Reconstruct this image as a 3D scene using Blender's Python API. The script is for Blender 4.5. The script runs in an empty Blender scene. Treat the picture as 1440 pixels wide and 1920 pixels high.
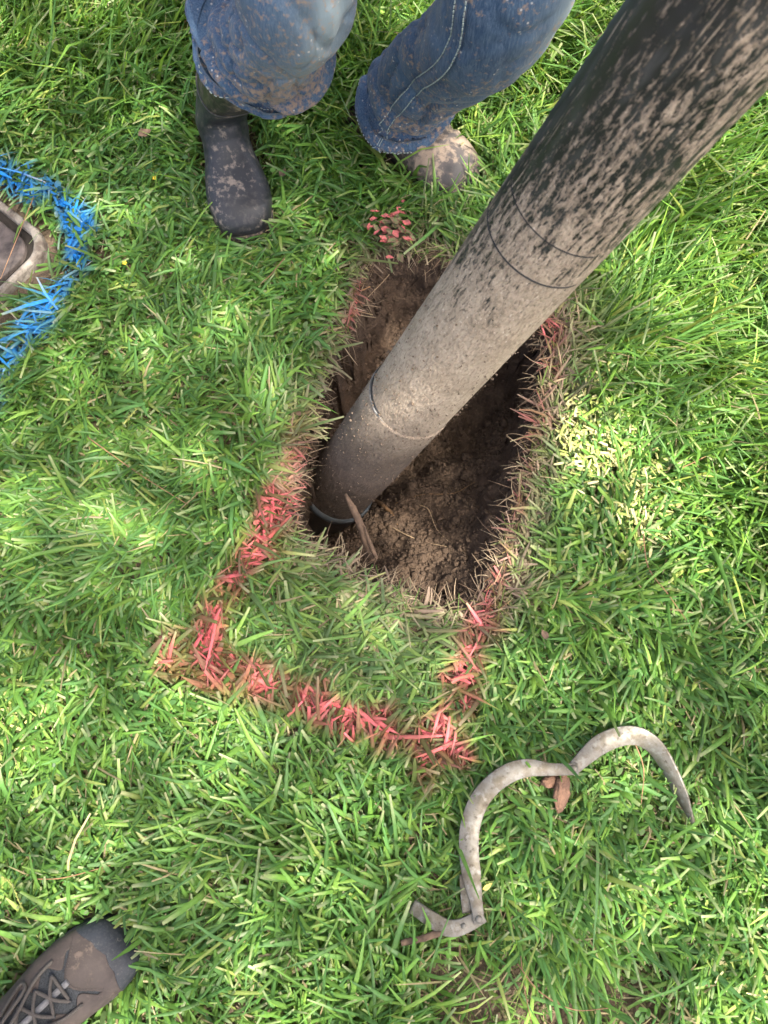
import bpy, bmesh, math, random
import numpy as np
from mathutils import Vector, Matrix

random.seed(7)
RNG = np.random.default_rng(11)
R = math.radians
scene = bpy.context.scene
COL = scene.collection

# ------------------------------------------------------------------ camera
CAM_H = 1.3
TILT = R(14.0)
FPX = 1387.0                                   # focal length in photo pixels (1440 x 1920)
cam = bpy.data.cameras.new('camera')
cam_o = bpy.data.objects.new('camera', cam)
COL.objects.link(cam_o)
cam_o.location = (0, 0, CAM_H)
cam_o.rotation_euler = (TILT, 0, 0)
cam.sensor_fit = 'VERTICAL'
cam.sensor_height = 36.0
cam.lens = 36.0 * FPX / 1920.0
cam.clip_start = 0.01
cam.clip_end = 500
cam.dof.use_dof = True
cam.dof.focus_distance = 1.38
cam.dof.aperture_fstop = 7.5
scene.camera = cam_o

# ------------------------------------------------------------------ light
SUN_EL, SUN_AZ = R(67), R(-35)                  # azimuth measured from +X towards +Y
SUN_DIR = Vector((math.cos(SUN_EL) * math.cos(SUN_AZ), math.cos(SUN_EL) * math.sin(SUN_AZ), math.sin(SUN_EL)))
world = bpy.data.worlds.new('World')
scene.world = world
world.use_nodes = True
wn = world.node_tree
sky = wn.nodes.new('ShaderNodeTexSky')
sky.sky_type = 'NISHITA'
sky.sun_disc = False
sky.sun_elevation = SUN_EL
sky.sun_rotation = math.pi / 2 - SUN_AZ
sky.dust_density = 7.0
sky.air_density = 0.55
sky.ozone_density = 0.0
bg = wn.nodes['Background']
wn.links.new(sky.outputs[0], bg.inputs[0])
bg.inputs[1].default_value = 0.15
sun = bpy.data.lights.new('sun', 'SUN')
sun.energy = 3.4
sun.angle = R(0.6)
sun.color = (1.0, 0.93, 0.82)
sun_o = bpy.data.objects.new('sun', sun)
COL.objects.link(sun_o)
sun_o.rotation_euler = (-SUN_DIR).to_track_quat('-Z', 'Y').to_euler()
scene.view_settings.view_transform = 'Standard'
scene.view_settings.look = 'None'
scene.view_settings.gamma = 1.0
scene.view_settings.use_curve_mapping = False
scene.view_settings.exposure = 2.15
scene.cycles.max_bounces = 6
scene.cycles.diffuse_bounces = 3
scene.cycles.glossy_bounces = 2
scene.cycles.transmission_bounces = 3
scene.cycles.transparent_max_bounces = 4

# ------------------------------------------------------------------ helpers
_c, _s = math.cos(TILT), math.sin(TILT)

def at(px, py, z=0.0):
    """point of the place at height z that the photograph shows at pixel px, py"""
    u = (px - 720) / FPX
    v = (960 - py) / FPX
    d = Vector((u, v * _c + _s, v * _s - _c))
    t = (CAM_H - z) / -d.z
    return Vector((0, 0, CAM_H)) + d * t

def atl(pts, z=0.0):
    return np.array([at(p[0], p[1], p[2] if len(p) > 2 else z)[:] for p in pts])

def obj(name, mesh, mat=None, parent=None, smooth=False):
    o = bpy.data.objects.new(name, mesh)
    COL.objects.link(o)
    if mat is not None and len(mesh.materials) == 0:
        mesh.materials.append(mat)
    if parent is not None:
        o.parent = parent
    if smooth and len(mesh.polygons):
        mesh.polygons.foreach_set('use_smooth', np.ones(len(mesh.polygons), dtype=bool))
    return o

def empty(name, loc=(0, 0, 0)):
    o = bpy.data.objects.new(name, None)
    COL.objects.link(o)
    o.location = loc
    return o

def tag(o, label=None, cat=None, group=None, kind=None):
    if label: o['label'] = label
    if cat: o['category'] = cat
    if group: o['group'] = group
    if kind: o['kind'] = kind
    return o

def mesh_np(name, verts, quads=None, tris=None, cols=None):
    """fast mesh from numpy arrays"""
    m = bpy.data.meshes.new(name)
    verts = np.asarray(verts, dtype=np.float32).reshape(-1, 3)
    m.vertices.add(len(verts))
    m.vertices.foreach_set('co', verts.ravel())
    loops, starts, n = [], [], 0
    if quads is not None and len(quads):
        q = np.asarray(quads, dtype=np.int32).reshape(-1, 4)
        loops.append(q.ravel()); starts.append(np.arange(len(q)) * 4); n = len(q) * 4
    if tris is not None and len(tris):
        t = np.asarray(tris, dtype=np.int32).reshape(-1, 3)
        loops.append(t.ravel()); starts.append(n + np.arange(len(t)) * 3)
    loops = np.concatenate(loops).astype(np.int32)
    starts = np.concatenate(starts).astype(np.int32)
    m.loops.add(len(loops))
    m.loops.foreach_set('vertex_index', loops)
    m.polygons.add(len(starts))
    m.polygons.foreach_set('loop_start', starts)
    m.update(calc_edges=True)
    if cols is not None:
        a = m.color_attributes.new('Col', 'FLOAT_COLOR', 'POINT')
        c = np.ones((len(verts), 4), dtype=np.float32)
        c[:, :3] = np.asarray(cols, dtype=np.float32).reshape(-1, 3)
        a.data.foreach_set('color', c.ravel())
    m.validate()
    return m

def _hash(ix, iy, iz, seed):
    h = (ix * 374761393 + iy * 668265263 + iz * 1442695041 + seed * 974634777) & 0xFFFFFFFF
    h = ((h ^ (h >> 13)) * 1274126177) & 0xFFFFFFFF
    h = ((h ^ (h >> 16)) * 2246822519) & 0xFFFFFFFF
    return ((h ^ (h >> 15)) & 0xFFFFFF) / float(0xFFFFFF)

def vnoise(p, seed=0):
    """smooth value noise 0..1, p (...,3)"""
    p = np.asarray(p, dtype=np.float64)
    i = np.floor(p).astype(np.int64)
    f = p - i
    f = f * f * f * (f * (f * 6 - 15) + 10)
    r = 0
    for dx in (0, 1):
        wx = f[..., 0] if dx else 1 - f[..., 0]
        for dy in (0, 1):
            wy = f[..., 1] if dy else 1 - f[..., 1]
            for dz in (0, 1):
                wz = f[..., 2] if dz else 1 - f[..., 2]
                r = r + wx * wy * wz * _hash(i[..., 0] + dx, i[..., 1] + dy, i[..., 2] + dz, seed)
    return r

def fbm(p, seed=0, oct=3, gain=0.5):
    p = np.asarray(p, dtype=np.float64)
    a, r, t = 1.0, 0, 0
    for k in range(oct):
        r = r + a * vnoise(p * (2.03 ** k) + 17.3 * k, seed + k * 31)
        t += a; a *= gain
    return r / t

def n2(xy, sc, seed=0, oct=3):
    xy = np.asarray(xy)
    p = np.zeros(xy.shape[:-1] + (3,))
    p[..., :2] = xy[..., :2] * sc
    return fbm(p, seed, oct)

def seg_dist(xy, poly, closed=False):
    """distance of points to a polyline"""
    poly = np.asarray(poly)[:, :2]
    xy = np.asarray(xy)[..., :2]
    best = np.full(xy.shape[:-1], 1e9)
    n = len(poly)
    for k in range(n if closed else n - 1):
        a, b = poly[k], poly[(k + 1) % n]
        ab = b - a
        t = np.clip(((xy - a) @ ab) / (ab @ ab), 0, 1)
        d = np.linalg.norm(xy - a - t[..., None] * ab, axis=-1)
        best = np.minimum(best, d)
    return best

def inside(xy, poly):
    poly = np.asarray(poly)[:, :2]
    xy = np.asarray(xy)[..., :2]
    r = np.zeros(xy.shape[:-1], dtype=bool)
    n = len(poly)
    for k in range(n):
        a, b = poly[k], poly[(k + 1) % n]
        c = ((a[1] > xy[..., 1]) != (b[1] > xy[..., 1])) & \
            (xy[..., 0] < (b[0] - a[0]) * (xy[..., 1] - a[1]) / (b[1] - a[1] + 1e-12) + a[0])
        r ^= c
    return r

def smoothstep(a, b, x):
    t = np.clip((x - a) / (b - a), 0, 1)
    return t * t * (3 - 2 * t)

def spline(pts, n):
    """Catmull-Rom resample of rows of numbers"""
    P = np.asarray(pts, dtype=float)
    Q = np.vstack([2 * P[0] - P[1], P, 2 * P[-1] - P[-2]])
    out = []
    for u in np.linspace(0, len(P) - 1, n):
        i = min(int(u), len(P) - 2); t = u - i
        a, b, c, d = Q[i], Q[i + 1], Q[i + 2], Q[i + 3]
        out.append(0.5 * ((2 * b) + (c - a) * t + (2 * a - 5 * b + 4 * c - d) * t * t + (3 * b - a - 3 * c + d) * t ** 3))
    return np.array(out)

def grid_quads(nu, nv, wrap_v=False):
    q = []
    nvv = nv if wrap_v else nv - 1
    i = np.arange(nu - 1)[:, None]; j = np.arange(nvv)[None, :]
    j2 = (j + 1) % nv
    return np.stack([i * nv + j, i * nv + j2, (i + 1) * nv + j2, (i + 1) * nv + j], -1).reshape(-1, 4)

def tube_np(pts, radii, sides=6, cap=True):
    P = np.asarray(pts, dtype=float); n = len(P)
    rad = np.broadcast_to(np.asarray(radii, dtype=float), (n,))
    T = np.gradient(P, axis=0); T /= np.linalg.norm(T, axis=1)[:, None] + 1e-12
    up = np.array([0, 0, 1.0]) if abs(T[0, 2]) < 0.9 else np.array([1.0, 0, 0])
    V = []
    for k in range(n):
        a = np.cross(T[k], up); a /= np.linalg.norm(a) + 1e-12
        b = np.cross(a, T[k]); up = b
        ph = np.arange(sides) * 2 * math.pi / sides
        V.append(P[k] + rad[k] * (np.cos(ph)[:, None] * a + np.sin(ph)[:, None] * b))
    V = np.concatenate(V)
    Q = grid_quads(n, sides, True)
    tr = []
    if cap:
        V = np.vstack([V, P[0], P[-1]]); c0, c1 = len(V) - 2, len(V) - 1
        for k in range(sides):
            tr.append((c0, (k + 1) % sides, k)); o = (n - 1) * sides
            tr.append((c1, o + k, o + (k + 1) % sides))
    return V, Q, np.array(tr, dtype=int).reshape(-1, 3)

class MB:
    """collects arrays into one mesh"""
    def __init__(self): self.v, self.q, self.t, self.n = [], [], [], 0
    def add(self, V, Q=None, T=None):
        V = np.asarray(V, dtype=float).reshape(-1, 3)
        self.v.append(V)
        if Q is not None and len(Q): self.q.append(np.asarray(Q) + self.n)
        if T is not None and len(T): self.t.append(np.asarray(T) + self.n)
        self.n += len(V); return self
    def tube(self, pts, r, sides=6, cap=True): return self.add(*tube_np(pts, r, sides, cap))
    def build(self, name, mat, parent=None, smooth=True):
        m = mesh_np(name, np.concatenate(self.v), np.concatenate(self.q) if self.q else None,
                    np.concatenate(self.t) if self.t else None)
        return obj(name, m, mat, parent, smooth)

# ------------------------------------------------------------------ materials
def new_mat(name):
    m = bpy.data.materials.new(name); m.use_nodes = True
    nt = m.node_tree
    return m, nt, nt.nodes['Principled BSDF'], nt.nodes['Material Output']

def N(nt, kind, **kw):
    n = nt.nodes.new(kind)
    for k, v in kw.items():
        if k in n.inputs: n.inputs[k].default_value = v
        else: setattr(n, k, v)
    return n

def L(nt, a, b): nt.links.new(a, b)

def math_n(nt, op, a, b=None, c=None, clamp=False):
    n = nt.nodes.new('ShaderNodeMath'); n.operation = op; n.use_clamp = clamp
    for i, x in enumerate((a, b, c)):
        if x is None: continue
        if isinstance(x, (int, float)): n.inputs[i].default_value = x
        else: nt.links.new(x, n.inputs[i])
    return n.outputs[0]

def ramp(nt, fac, stops):
    n = nt.nodes.new('ShaderNodeValToRGB')
    cr = n.color_ramp
    while len(cr.elements) < len(stops): cr.elements.new(0.5)
    for e, (p, c) in zip(cr.elements, stops):
        e.position = p
        e.color = (*c, 1) if not isinstance(c, (int, float)) else (c, c, c, 1)
    nt.links.new(fac, n.inputs[0])
    return n.outputs[0]

def mixc(nt, fac, a, b):
    n = nt.nodes.new('ShaderNodeMix'); n.data_type = 'RGBA'
    for sock, x in ((n.inputs[0], fac), (n.inputs[6], a), (n.inputs[7], b)):
        if isinstance(x, tuple): sock.default_value = (*x, 1)
        elif isinstance(x, (int, float)): sock.default_value = x
        else: nt.links.new(x, sock)
    return n.outputs[2]

def coords(nt, kind='Object', scale=(1, 1, 1), loc=(0, 0, 0)):
    t = nt.nodes.new('ShaderNodeTexCoord'); m = nt.nodes.new('ShaderNodeMapping')
    m.inputs['Scale'].default_value = scale; m.inputs['Location'].default_value = loc
    nt.links.new(t.outputs[kind], m.inputs[0]); return m.outputs[0]

def noise(nt, vec, scale, detail=4, rough=0.55, dist=0.0):
    n = nt.nodes.new('ShaderNodeTexNoise')
    n.inputs['Scale'].default_value = scale; n.inputs['Detail'].default_value = detail
    n.inputs['Roughness'].default_value = rough; n.inputs['Distortion'].default_value = dist
    nt.links.new(vec, n.inputs['Vector']); return n.outputs[0]

def bump(nt, bsdf, h, strength=0.4, dist=0.002):
    b = nt.nodes.new('ShaderNodeBump')
    b.inputs['Strength'].default_value = strength; b.inputs['Distance'].default_value = dist
    nt.links.new(h, b.inputs['Height']); nt.links.new(b.outputs[0], bsdf.inputs['Normal'])

def leaf_mat(name, translucent=0.35, rough=0.5, spec=0.35):
    m, nt, b, out = new_mat(name)
    a = nt.nodes.new('ShaderNodeAttribute'); a.attribute_name = 'Col'
    v = noise(nt, coords(nt), 160, 2)
    f = math_n(nt, 'MULTIPLY_ADD', v, 0.5, 0.75)
    hs = nt.nodes.new('ShaderNodeHueSaturation')
    L(nt, a.outputs['Color'], hs.inputs['Color']); L(nt, f, hs.inputs['Value'])
    L(nt, hs.outputs[0], b.inputs['Base Color'])
    b.inputs['Roughness'].default_value = rough
    b.inputs['Specular IOR Level'].default_value = spec
    tr = nt.nodes.new('ShaderNodeBsdfTranslucent')
    h2 = nt.nodes.new('ShaderNodeHueSaturation'); h2.inputs['Hue'].default_value = 0.485
    h2.inputs['Saturation'].default_value = 1.1; h2.inputs['Value'].default_value = 1.25
    L(nt, hs.outputs[0], h2.inputs['Color']); L(nt, h2.outputs[0], tr.inputs[0])
    mx = nt.nodes.new('ShaderNodeMixShader'); mx.inputs[0].default_value = translucent
    L(nt, b.outputs[0], mx.inputs[1]); L(nt, tr.outputs[0], mx.inputs[2]); L(nt, mx.outputs[0], out.inputs[0])
    return m

def plain(name, col, rough=0.6, var=0.25, scale=60, bmp=0.2, bd=0.001, metal=0.0, spec=0.4, col2=None, fine=None):
    m, nt, b, out = new_mat(name)
    v = coords(nt)
    n = noise(nt, v, scale, 5)
    c2 = col2 if col2 else tuple(x * (1 - var) for x in col)
    c = mixc(nt, ramp(nt, n, [(0.35, 0.0), (0.65, 1.0)]), col, c2)
    L(nt, c, b.inputs['Base Color'])
    b.inputs['Roughness'].default_value = rough; b.inputs['Metallic'].default_value = metal
    b.inputs['Specular IOR Level'].default_value = spec
    bump(nt, b, noise(nt, v, fine if fine else scale * 3, 4), bmp, bd)
    return m

M_GRASS = leaf_mat('grass_blade', 0.36, 0.46, 0.40)
M_PAINTED = leaf_mat('painted_blade', 0.10, 0.6, 0.25)
M_DRY = leaf_mat('dry_litter', 0.15, 0.8, 0.15)

# soil
def soil_mat(name, dark, light, scale=30, rough=0.9, gloss=True):
    m, nt, b, out = new_mat(name)
    v = coords(nt)
    n1 = noise(nt, v, scale, 6, 0.65)
    n2_ = noise(nt, v, scale * 6, 4, 0.6)
    n3 = noise(nt, v, 5.0, 3)
    f = math_n(nt, 'ADD', math_n(nt, 'MULTIPLY', n1, 0.6), math_n(nt, 'MULTIPLY', n2_, 0.4))
    c = ramp(nt, f, [(0.32, dark), (0.55, tuple((a + b_) / 2 for a, b_ in zip(dark, light))), (0.72, light)])
    c = mixc(nt, ramp(nt, n3, [(0.55, 0.0), (0.72, 0.4)]), c, (0.135, 0.085, 0.050))
    L(nt, c, b.inputs['Base Color'])
    b.inputs['Roughness'].default_value = rough
    b.inputs['Specular IOR Level'].default_value = 0.3
    vo = nt.nodes.new('ShaderNodeTexVoronoi'); vo.inputs['Scale'].default_value = 150
    L(nt, v, vo.inputs['Vector'])
    h = math_n(nt, 'ADD', math_n(nt, 'MULTIPLY', n2_, 1.0), math_n(nt, 'MULTIPLY', vo.outputs['Distance'], -0.6))
    bump(nt, b, h, 0.9, 0.004)
    return m
M_SOIL = soil_mat('lawn_soil', (0.06, 0.045, 0.03), (0.17, 0.125, 0.085), 40)
M_PIT = soil_mat('moist_soil', (0.032, 0.021, 0.014), (0.115, 0.076, 0.049), 34, 0.8)

# ------------------------------------------------------------------ layout in metres on the ground
HOLE = atl([(700, 492), (676, 560), (655, 622), (622, 690), (597, 738), (586, 800), (570, 868), (548, 935),
            (550, 995), (596, 1026), (655, 1050), (698, 1076), (745, 1098), (800, 1118), (860, 1126), (905, 1105),
            (930, 1050), (948, 985), (968, 915), (988, 840), (1004, 760), (1020, 690), (1024, 640), (992, 596),
            (930, 560), (860, 512), (820, 490), (760, 478)])[:, :2]
HOLE = spline(np.vstack([HOLE, HOLE[:1]]), 141)[:-1]
_hn = HOLE - HOLE.mean(0); HOLE = HOLE + _hn / np.linalg.norm(_hn, axis=1)[:, None] * 0.008

PIPE_D = np.array([0.3312, 0.0910, 0.9391]); PIPE_D /= np.linalg.norm(PIPE_D)
PIPE_N = np.array([-0.1498, 0.4140, -0.3639])
PIPE_R = 0.069

BLUE_LINES = [atl([(-60, 300), (0, 318), (40, 350), (95, 380), (152, 412), (152, 450), (142, 500), (130, 545), (95, 595), (45, 640), (12, 690), (-10, 750), (-50, 800)])]
RED_LINES = [  # points with paint strength, half width
    ([(575, 800, .15), (552, 890, .5), (532, 940, .95), (512, 985, .8), (480, 1045, 1.0), (450, 1085, .9), (432, 1120, .8), (410, 1165, .7), (385, 1215, .8)], .030),
    ([(335, 1228, .9), (370, 1245, 1), (430, 1262, .95), (485, 1275, .8), (520, 1290, .75), (590, 1318, .85), (640, 1338, .9), (700, 1352, .7), (770, 1378, 1), (850, 1398, 1)], .034),
    ([(1025, 625, .8), (1012, 670, .6), (998, 740, .25), (985, 810, .45), (968, 880, .2), (955, 950, .3), (930, 1060, .35), (905, 1140, .6), (880, 1215, .65), (865, 1290, .8), (850, 1350, .8), (825, 1410, .8), (800, 1450, .35)], .030),
    ([(695, 510, .3), (680, 560, .6), (655, 608, .6)], .015)]
RED_LINES = [(atl([p[:2] for p in l]), np.array([p[2] for p in l]), w) for l, w in RED_LINES]
PIT_PTS = [(-0.150, 0.414, -.385), (-0.05, 0.47, -.39), (0.06, 0.53, -.38), (0.16, 0.57, -.36), (-0.12, 0.50, -.37)]
for px, py, z in [(800, 1030, -.15), (860, 1085, -.075), (720, 1010, -.20), (690, 1020, -.21), (790, 940, -.21), (860, 890, -.24), (900, 960, -.13),
                  (915, 1020, -.10), (930, 880, -.17), (950, 800, -.22), (960, 720, -.30), (880, 800, -.36), (760, 1070, -.11),
                  (745, 520, -.07), (770, 570, -.12), (700, 600, -.16), (650, 700, -.24), (640, 790, -.30), (610, 860, -.34), (760, 640, -.22), (860, 560, -.14)]:
    p = at(px, py, z); PIT_PTS.append((p.x, p.y, z))
PIT_PTS = np.array(PIT_PTS)

def pit_depth(xy):
    xy = np.asarray(xy)
    d2 = ((xy[..., None, :2] - PIT_PTS[:, :2]) ** 2).sum(-1)
    w = 1.0 / (d2 + 0.0012) ** 1.6
    return (w * PIT_PTS[:, 2]).sum(-1) / w.sum(-1)

def ground_z(xy):
    xy = np.asarray(xy)
    r2 = (xy[..., 0] ** 2 + (xy[..., 1] - .4) ** 2)
    return (n2(xy, 2.2, 5, 2) - 0.5) * 0.022 * np.clip(r2 * 3, 0, 1) + (n2(xy, 9, 8, 2) - 0.5) * 0.008

# meter box
BOX_C = at(82, 470)
BA = np.array([math.cos(R(141)), math.sin(R(141))]); BB = np.array([math.cos(R(231)), math.sin(R(231))])

def rrect(la, lb, r, grow=0.0, seg=10):
    """rounded rectangle with one corner near the photographed one; local a,b axes from that corner"""
    pts = []
    for (ca, cb, a0) in ((r, r, 180), (la - r, r, 270), (la - r, lb - r, 0), (r, lb - r, 90)):
        for k in range(seg + 1):
            t = R(a0 + 90 * k / seg)
            pts.append((ca + (r + grow) * math.cos(t), cb + (r + grow) * math.sin(t)))
    pts = np.array(pts)
    return np.array([BOX_C.x, BOX_C.y]) + pts[:, :1] * BA + pts[:, 1:] * BB
LID = rrect(0.30, 0.44, 0.045)
BOX_RIM = rrect(0.30, 0.44, 0.045, 0.028)

CLAMP_A = atl([(899, 1733), (884, 1640), (879, 1590), (897, 1505), (955, 1450), (1084, 1442)], .03)[:, :2]
CLAMP_B = atl([(1072, 1446), (1125, 1397), (1195, 1381), (1252, 1440), (1299, 1546)], .02)[:, :2]
CLAMP_C = atl([(906, 1716), (855, 1741), (805, 1722), (772, 1700), (780, 1740), (752, 1768), (830, 1750)], .03)[:, :2]

# feet of the worker and of the photographer, as (heel, toe) on the ground
BOOT_A = (Vector((-0.338, 1.180, 0)), Vector((-0.266, 0.872, 0)))
BOOT_B = (Vector((-0.052, 1.195, 0)), Vector((0.172, 0.985, 0)))
SHOE_TOE = at(232, 1742, 0.03)
SHOE_DIR = Vector((math.cos(R(43)), math.sin(R(43)), 0))
SHOE = (SHOE_TOE - SHOE_DIR * 0.30, SHOE_TOE)
SHOE = (Vector((SHOE[0].x, SHOE[0].y, 0)), Vector((SHOE[1].x, SHOE[1].y, 0)))

def foot_dist(xy):
    d = np.full(np.asarray(xy).shape[:-1], 1e9)
    for (h, t) in (BOOT_A, BOOT_B, SHOE):
        u = (t - h).normalized()
        a, b = h + u * 0.05, t - u * 0.05
        d = np.minimum(d, seg_dist(xy, [a[:2], b[:2]]) - 0.05)
    return d

BARE = [(at(905, 1865), .105), (at(1010, 1895), .075), (at(1190, 1880), .095), (at(1235, 1835), .04), (at(1210, 1530), .035), (at(1080, 1900), .05), (at(80, 520), .05),
        (at(30, 590), .05), (at(435, 1640), .03), (at(40, 1460), .03), (at(1130, 1700), .03)]
def bare_mask(xy):
    xy = np.asarray(xy)
    m = np.zeros(xy.shape[:-1])
    for c, r in BARE:
        d = np.hypot(xy[..., 0] - c.x, (xy[..., 1] - c.y) * 1.3) / r
        m = np.maximum(m, 1 - smoothstep(0.5, 1.25, d + (n2(xy, 40, 3) - .5) * 1.0))
    return m

# ------------------------------------------------------------------ ground and pit
def axis_vals(lo, hi, step, far):
    core = np.arange(lo, hi + 1e-6, step)
    out, x, s = [], hi, step
    while x < far:
        s *= 1.35; x += s; out.append(x)
    up = np.array(out)
    out, x, s = [], lo, step
    while x > -far:
        s *= 1.35; x -= s; out.append(x)
    return np.concatenate([np.array(out)[::-1], core, up])

gx = axis_vals(-0.30, 0.42, 0.004, 70.0)
gy = axis_vals(0.08, 0.92, 0.004, 70.0)
GX, GY = np.meshgrid(gx, gy, indexing='ij')
gxy = np.stack([GX, GY], -1)
near = (np.abs(GX) < 1.2) & (np.abs(GY - 0.45) < 1.2)
jit = np.zeros(gxy.shape)
sd = np.full(GX.shape, 5.0)
sub = gxy[near]
dd = seg_dist(sub, HOLE, True)
ins = inside(sub, HOLE)
edge_n = (n2(sub, 38, 21, 3) - 0.5) * 0.030 + (n2(sub, 110, 22, 2) - 0.5) * 0.010
sd[near] = np.where(ins, -dd, dd) + edge_n
GZ = ground_z(gxy)
pz = np.zeros(GX.shape)
inn = sd < 0.006
q = gxy[inn]
dep = pit_depth(q)
# which walls are steep (left and far right) and which are dug away gently (front right, top)
slope = 0.020 + 0.05 * smoothstep(0.02, 0.22, q[:, 0]) * (1 - smoothstep(0.35, 0.6, q[:, 1])) + 0.05 * smoothstep(0.62, 0.8, q[:, 1])
prof = smoothstep(0.0, 1.0, np.clip(-sd[inn] / slope, 0, 1)) ** 0.8
p3 = np.zeros((len(q), 3)); p3[:, :2] = q
p3[:, 2] = dep * prof
clod = (fbm(p3 * 26, 41, 3) - 0.5) * 0.035 + np.abs(fbm(p3 * 70, 44, 2) - 0.5) * -0.022 + (fbm(p3 * 170, 47, 2) - 0.5) * 0.007
pz[inn] = dep * prof + clod * np.clip(prof * 3, 0, 1)
GZ = np.where(sd < 0, np.minimum(pz, 0.002), GZ * np.clip(sd / 0.05, 0, 1))
# horizontal wobble of the walls so that they undercut and crumble a little
wob = np.zeros(gxy.shape)
wall = (sd < -0.001) & (sd > -0.06)
w3 = np.zeros((wall.sum(), 3)); w3[:, :2] = gxy[wall]; w3[:, 2] = GZ[wall]
wob[wall, 0] = (fbm(w3 * 34, 61, 3) - 0.5) * 0.030
wob[wall, 1] = (fbm(w3 * 34, 67, 3) - 0.5) * 0.030
V = np.stack([GX + wob[..., 0], GY + wob[..., 1], GZ], -1).reshape(-1, 3)
Q = grid_quads(len(gx), len(gy))
Q = Q[:, [0, 3, 2, 1]]
fs = sd.reshape(-1)[Q].mean(1)
# keep the meter box opening free
fc = V[Q].mean(1)
boxin = inside(fc, BOX_RIM)
def submesh(name, sel):
    qq = Q[sel]; used, inv = np.unique(qq, return_inverse=True)
    return mesh_np(name, V[used], inv.reshape(-1, 4))
ground = obj('ground', submesh('ground', fs >= 0), M_SOIL, None, True)
tag(ground, 'brown soil lying under the lawn', kind='structure')
pit = obj('pit', submesh('pit', fs < 0), M_PIT, None, True)
tag(pit, 'freshly dug hole of dark moist crumbly soil in the lawn', kind='structure')

# ------------------------------------------------------------------ grass
def lerp(a, b, t): return a + (b - a) * t

def blades(root, az, length, width, lean, bend, roll, rows=5, tip=0.6, curl=None, hang=None, fold=None):
    n = len(root)
    t = np.linspace(0, 1, rows)
    th = lean[:, None] + bend[:, None] * (t[None, :] ** 1.2)
    if hang is not None:
        th = th + hang[:, None] * t[None, :]
    a = az[:, None] + (0 if curl is None else curl[:, None] * t[None, :])
    ds = length[:, None] / (rows - 1)
    dirx = np.sin(th) * np.cos(a); diry = np.sin(th) * np.sin(a); dirz = np.cos(th)
    D = np.stack([dirx, diry, dirz], -1)
    mid = 0.5 * (D[:, :-1] + D[:, 1:])
    P = np.zeros((n, rows, 3)); P[:, 0] = root
    P[:, 1:] = root[:, None] + np.cumsum(mid * ds[..., None], 1)
    side = np.stack([-np.sin(a), np.cos(a), np.zeros_like(a)], -1)
    nor = np.cross(side, D)
    rl = roll[:, None] * np.ones(rows)
    W = side * np.cos(rl)[..., None] + nor * np.sin(rl)[..., None]
    prof = np.interp(t, [0, 0.25, 0.6, 1], [0.75, 1.0, 0.9, 0.72])
    tipw = np.interp(t, [0, 0.6, 1], [0, 0, 1])
    pr = prof[None] * (1 - tipw[None] * (1 - tip[:, None]))
    W = W * (width[:, None] * 0.5 * pr)[..., None]
    if fold is not None:                        # a V-shaped blade with its midrib below the edges
        mid_ = P - np.cross(W, D) * fold[:, None, None]
        return np.stack([P - W, mid_, P + W], 2)
    return np.stack([P - W, P + W], 2)          # n, rows, 2, 3

def blade_quads(n, rows, w=2):
    q = []
    b = np.arange(n)[:, None] * rows * w
    for r in range(rows - 1):
        for c in range(w - 1):
            q.append(np.stack([b + r * w + c, b + r * w + c + 1, b + r * w + w + c + 1, b + r * w + w + c], -1))
    return np.concatenate(q, 1).reshape(-1, 4)

RED = np.array([0.66, 0.135, 0.145]); BLUE = np.array([0.015, 0.20, 0.56]); MUD = np.array([0.215, 0.155, 0.115])

def paint_masks(xyz):
    xy = xyz[..., :2]
    red = np.zeros(xy.shape[:-1]); blue = np.zeros(xy.shape[:-1])
    k = n2(xy, 30, 77, 2)
    for ln, st_, w in RED_LINES:
        d = seg_dist(xy, ln)
        dp = ((xy[..., None, :] - ln[:, :2]) ** 2).sum(-1) + 1e-5
        wt = 1 / dp ** 2; strg = (wt * st_).sum(-1) / wt.sum(-1)
        patchy = 0.35 + 0.65 * smoothstep(0.36, 0.56, n2(xy, 24, 5, 2) + (strg - .6) * .3)
        red = np.maximum(red, (1 - smoothstep(w * 0.30, w * 1.45, d + (k - .5) * 0.04)) * patchy * np.clip(strg * 1.3, 0, 1))
    for ln in BLUE_LINES:
        d = seg_dist(xy, ln)
        blue = np.maximum(blue, (1 - smoothstep(0.006, 0.036, d + (k - .5) * 0.045)) * (.35 + .65 * smoothstep(.24, .46, n2(xy, 26, 15, 2))))
    return red, blue

PAL = np.array([[0.092, 0.208, 0.032], [0.064, 0.168, 0.030], [0.120, 0.252, 0.040], [0.090, 0.212, 0.050],
                [0.162, 0.288, 0.046], [0.072, 0.182, 0.044], [0.24, 0.31, 0.072]])
PALW = np.array([.22, .18, .20, .14, .12, .10, .04])

def scatter(n, lo, hi):
    return np.stack([RNG.uniform(lo[0], hi[0], n), RNG.uniform(lo[1], hi[1], n)], -1)

def keep_mask(xy, gap=0.004):
    d = np.where(inside(xy, HOLE), -1, 1) * seg_dist(xy, HOLE, True) + (n2(xy, 38, 21, 3) - 0.5) * 0.030 + (n2(xy, 110, 22, 2) - 0.5) * 0.010
    k = d > gap
    k &= foot_dist(xy) > 0.002
    w_ = at(735, 440); k &= (np.hypot(xy[:, 0] - w_.x, xy[:, 1] - w_.y) > .03) | (RNG.random(len(xy)) < .25)
    bd_ = np.where(inside(xy, BOX_RIM), -1, 1) * seg_dist(xy, BOX_RIM, True)
    k &= bd_ > 0.022 + (n2(xy, 30, 121) - .5) * .03
    return k, d

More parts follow.
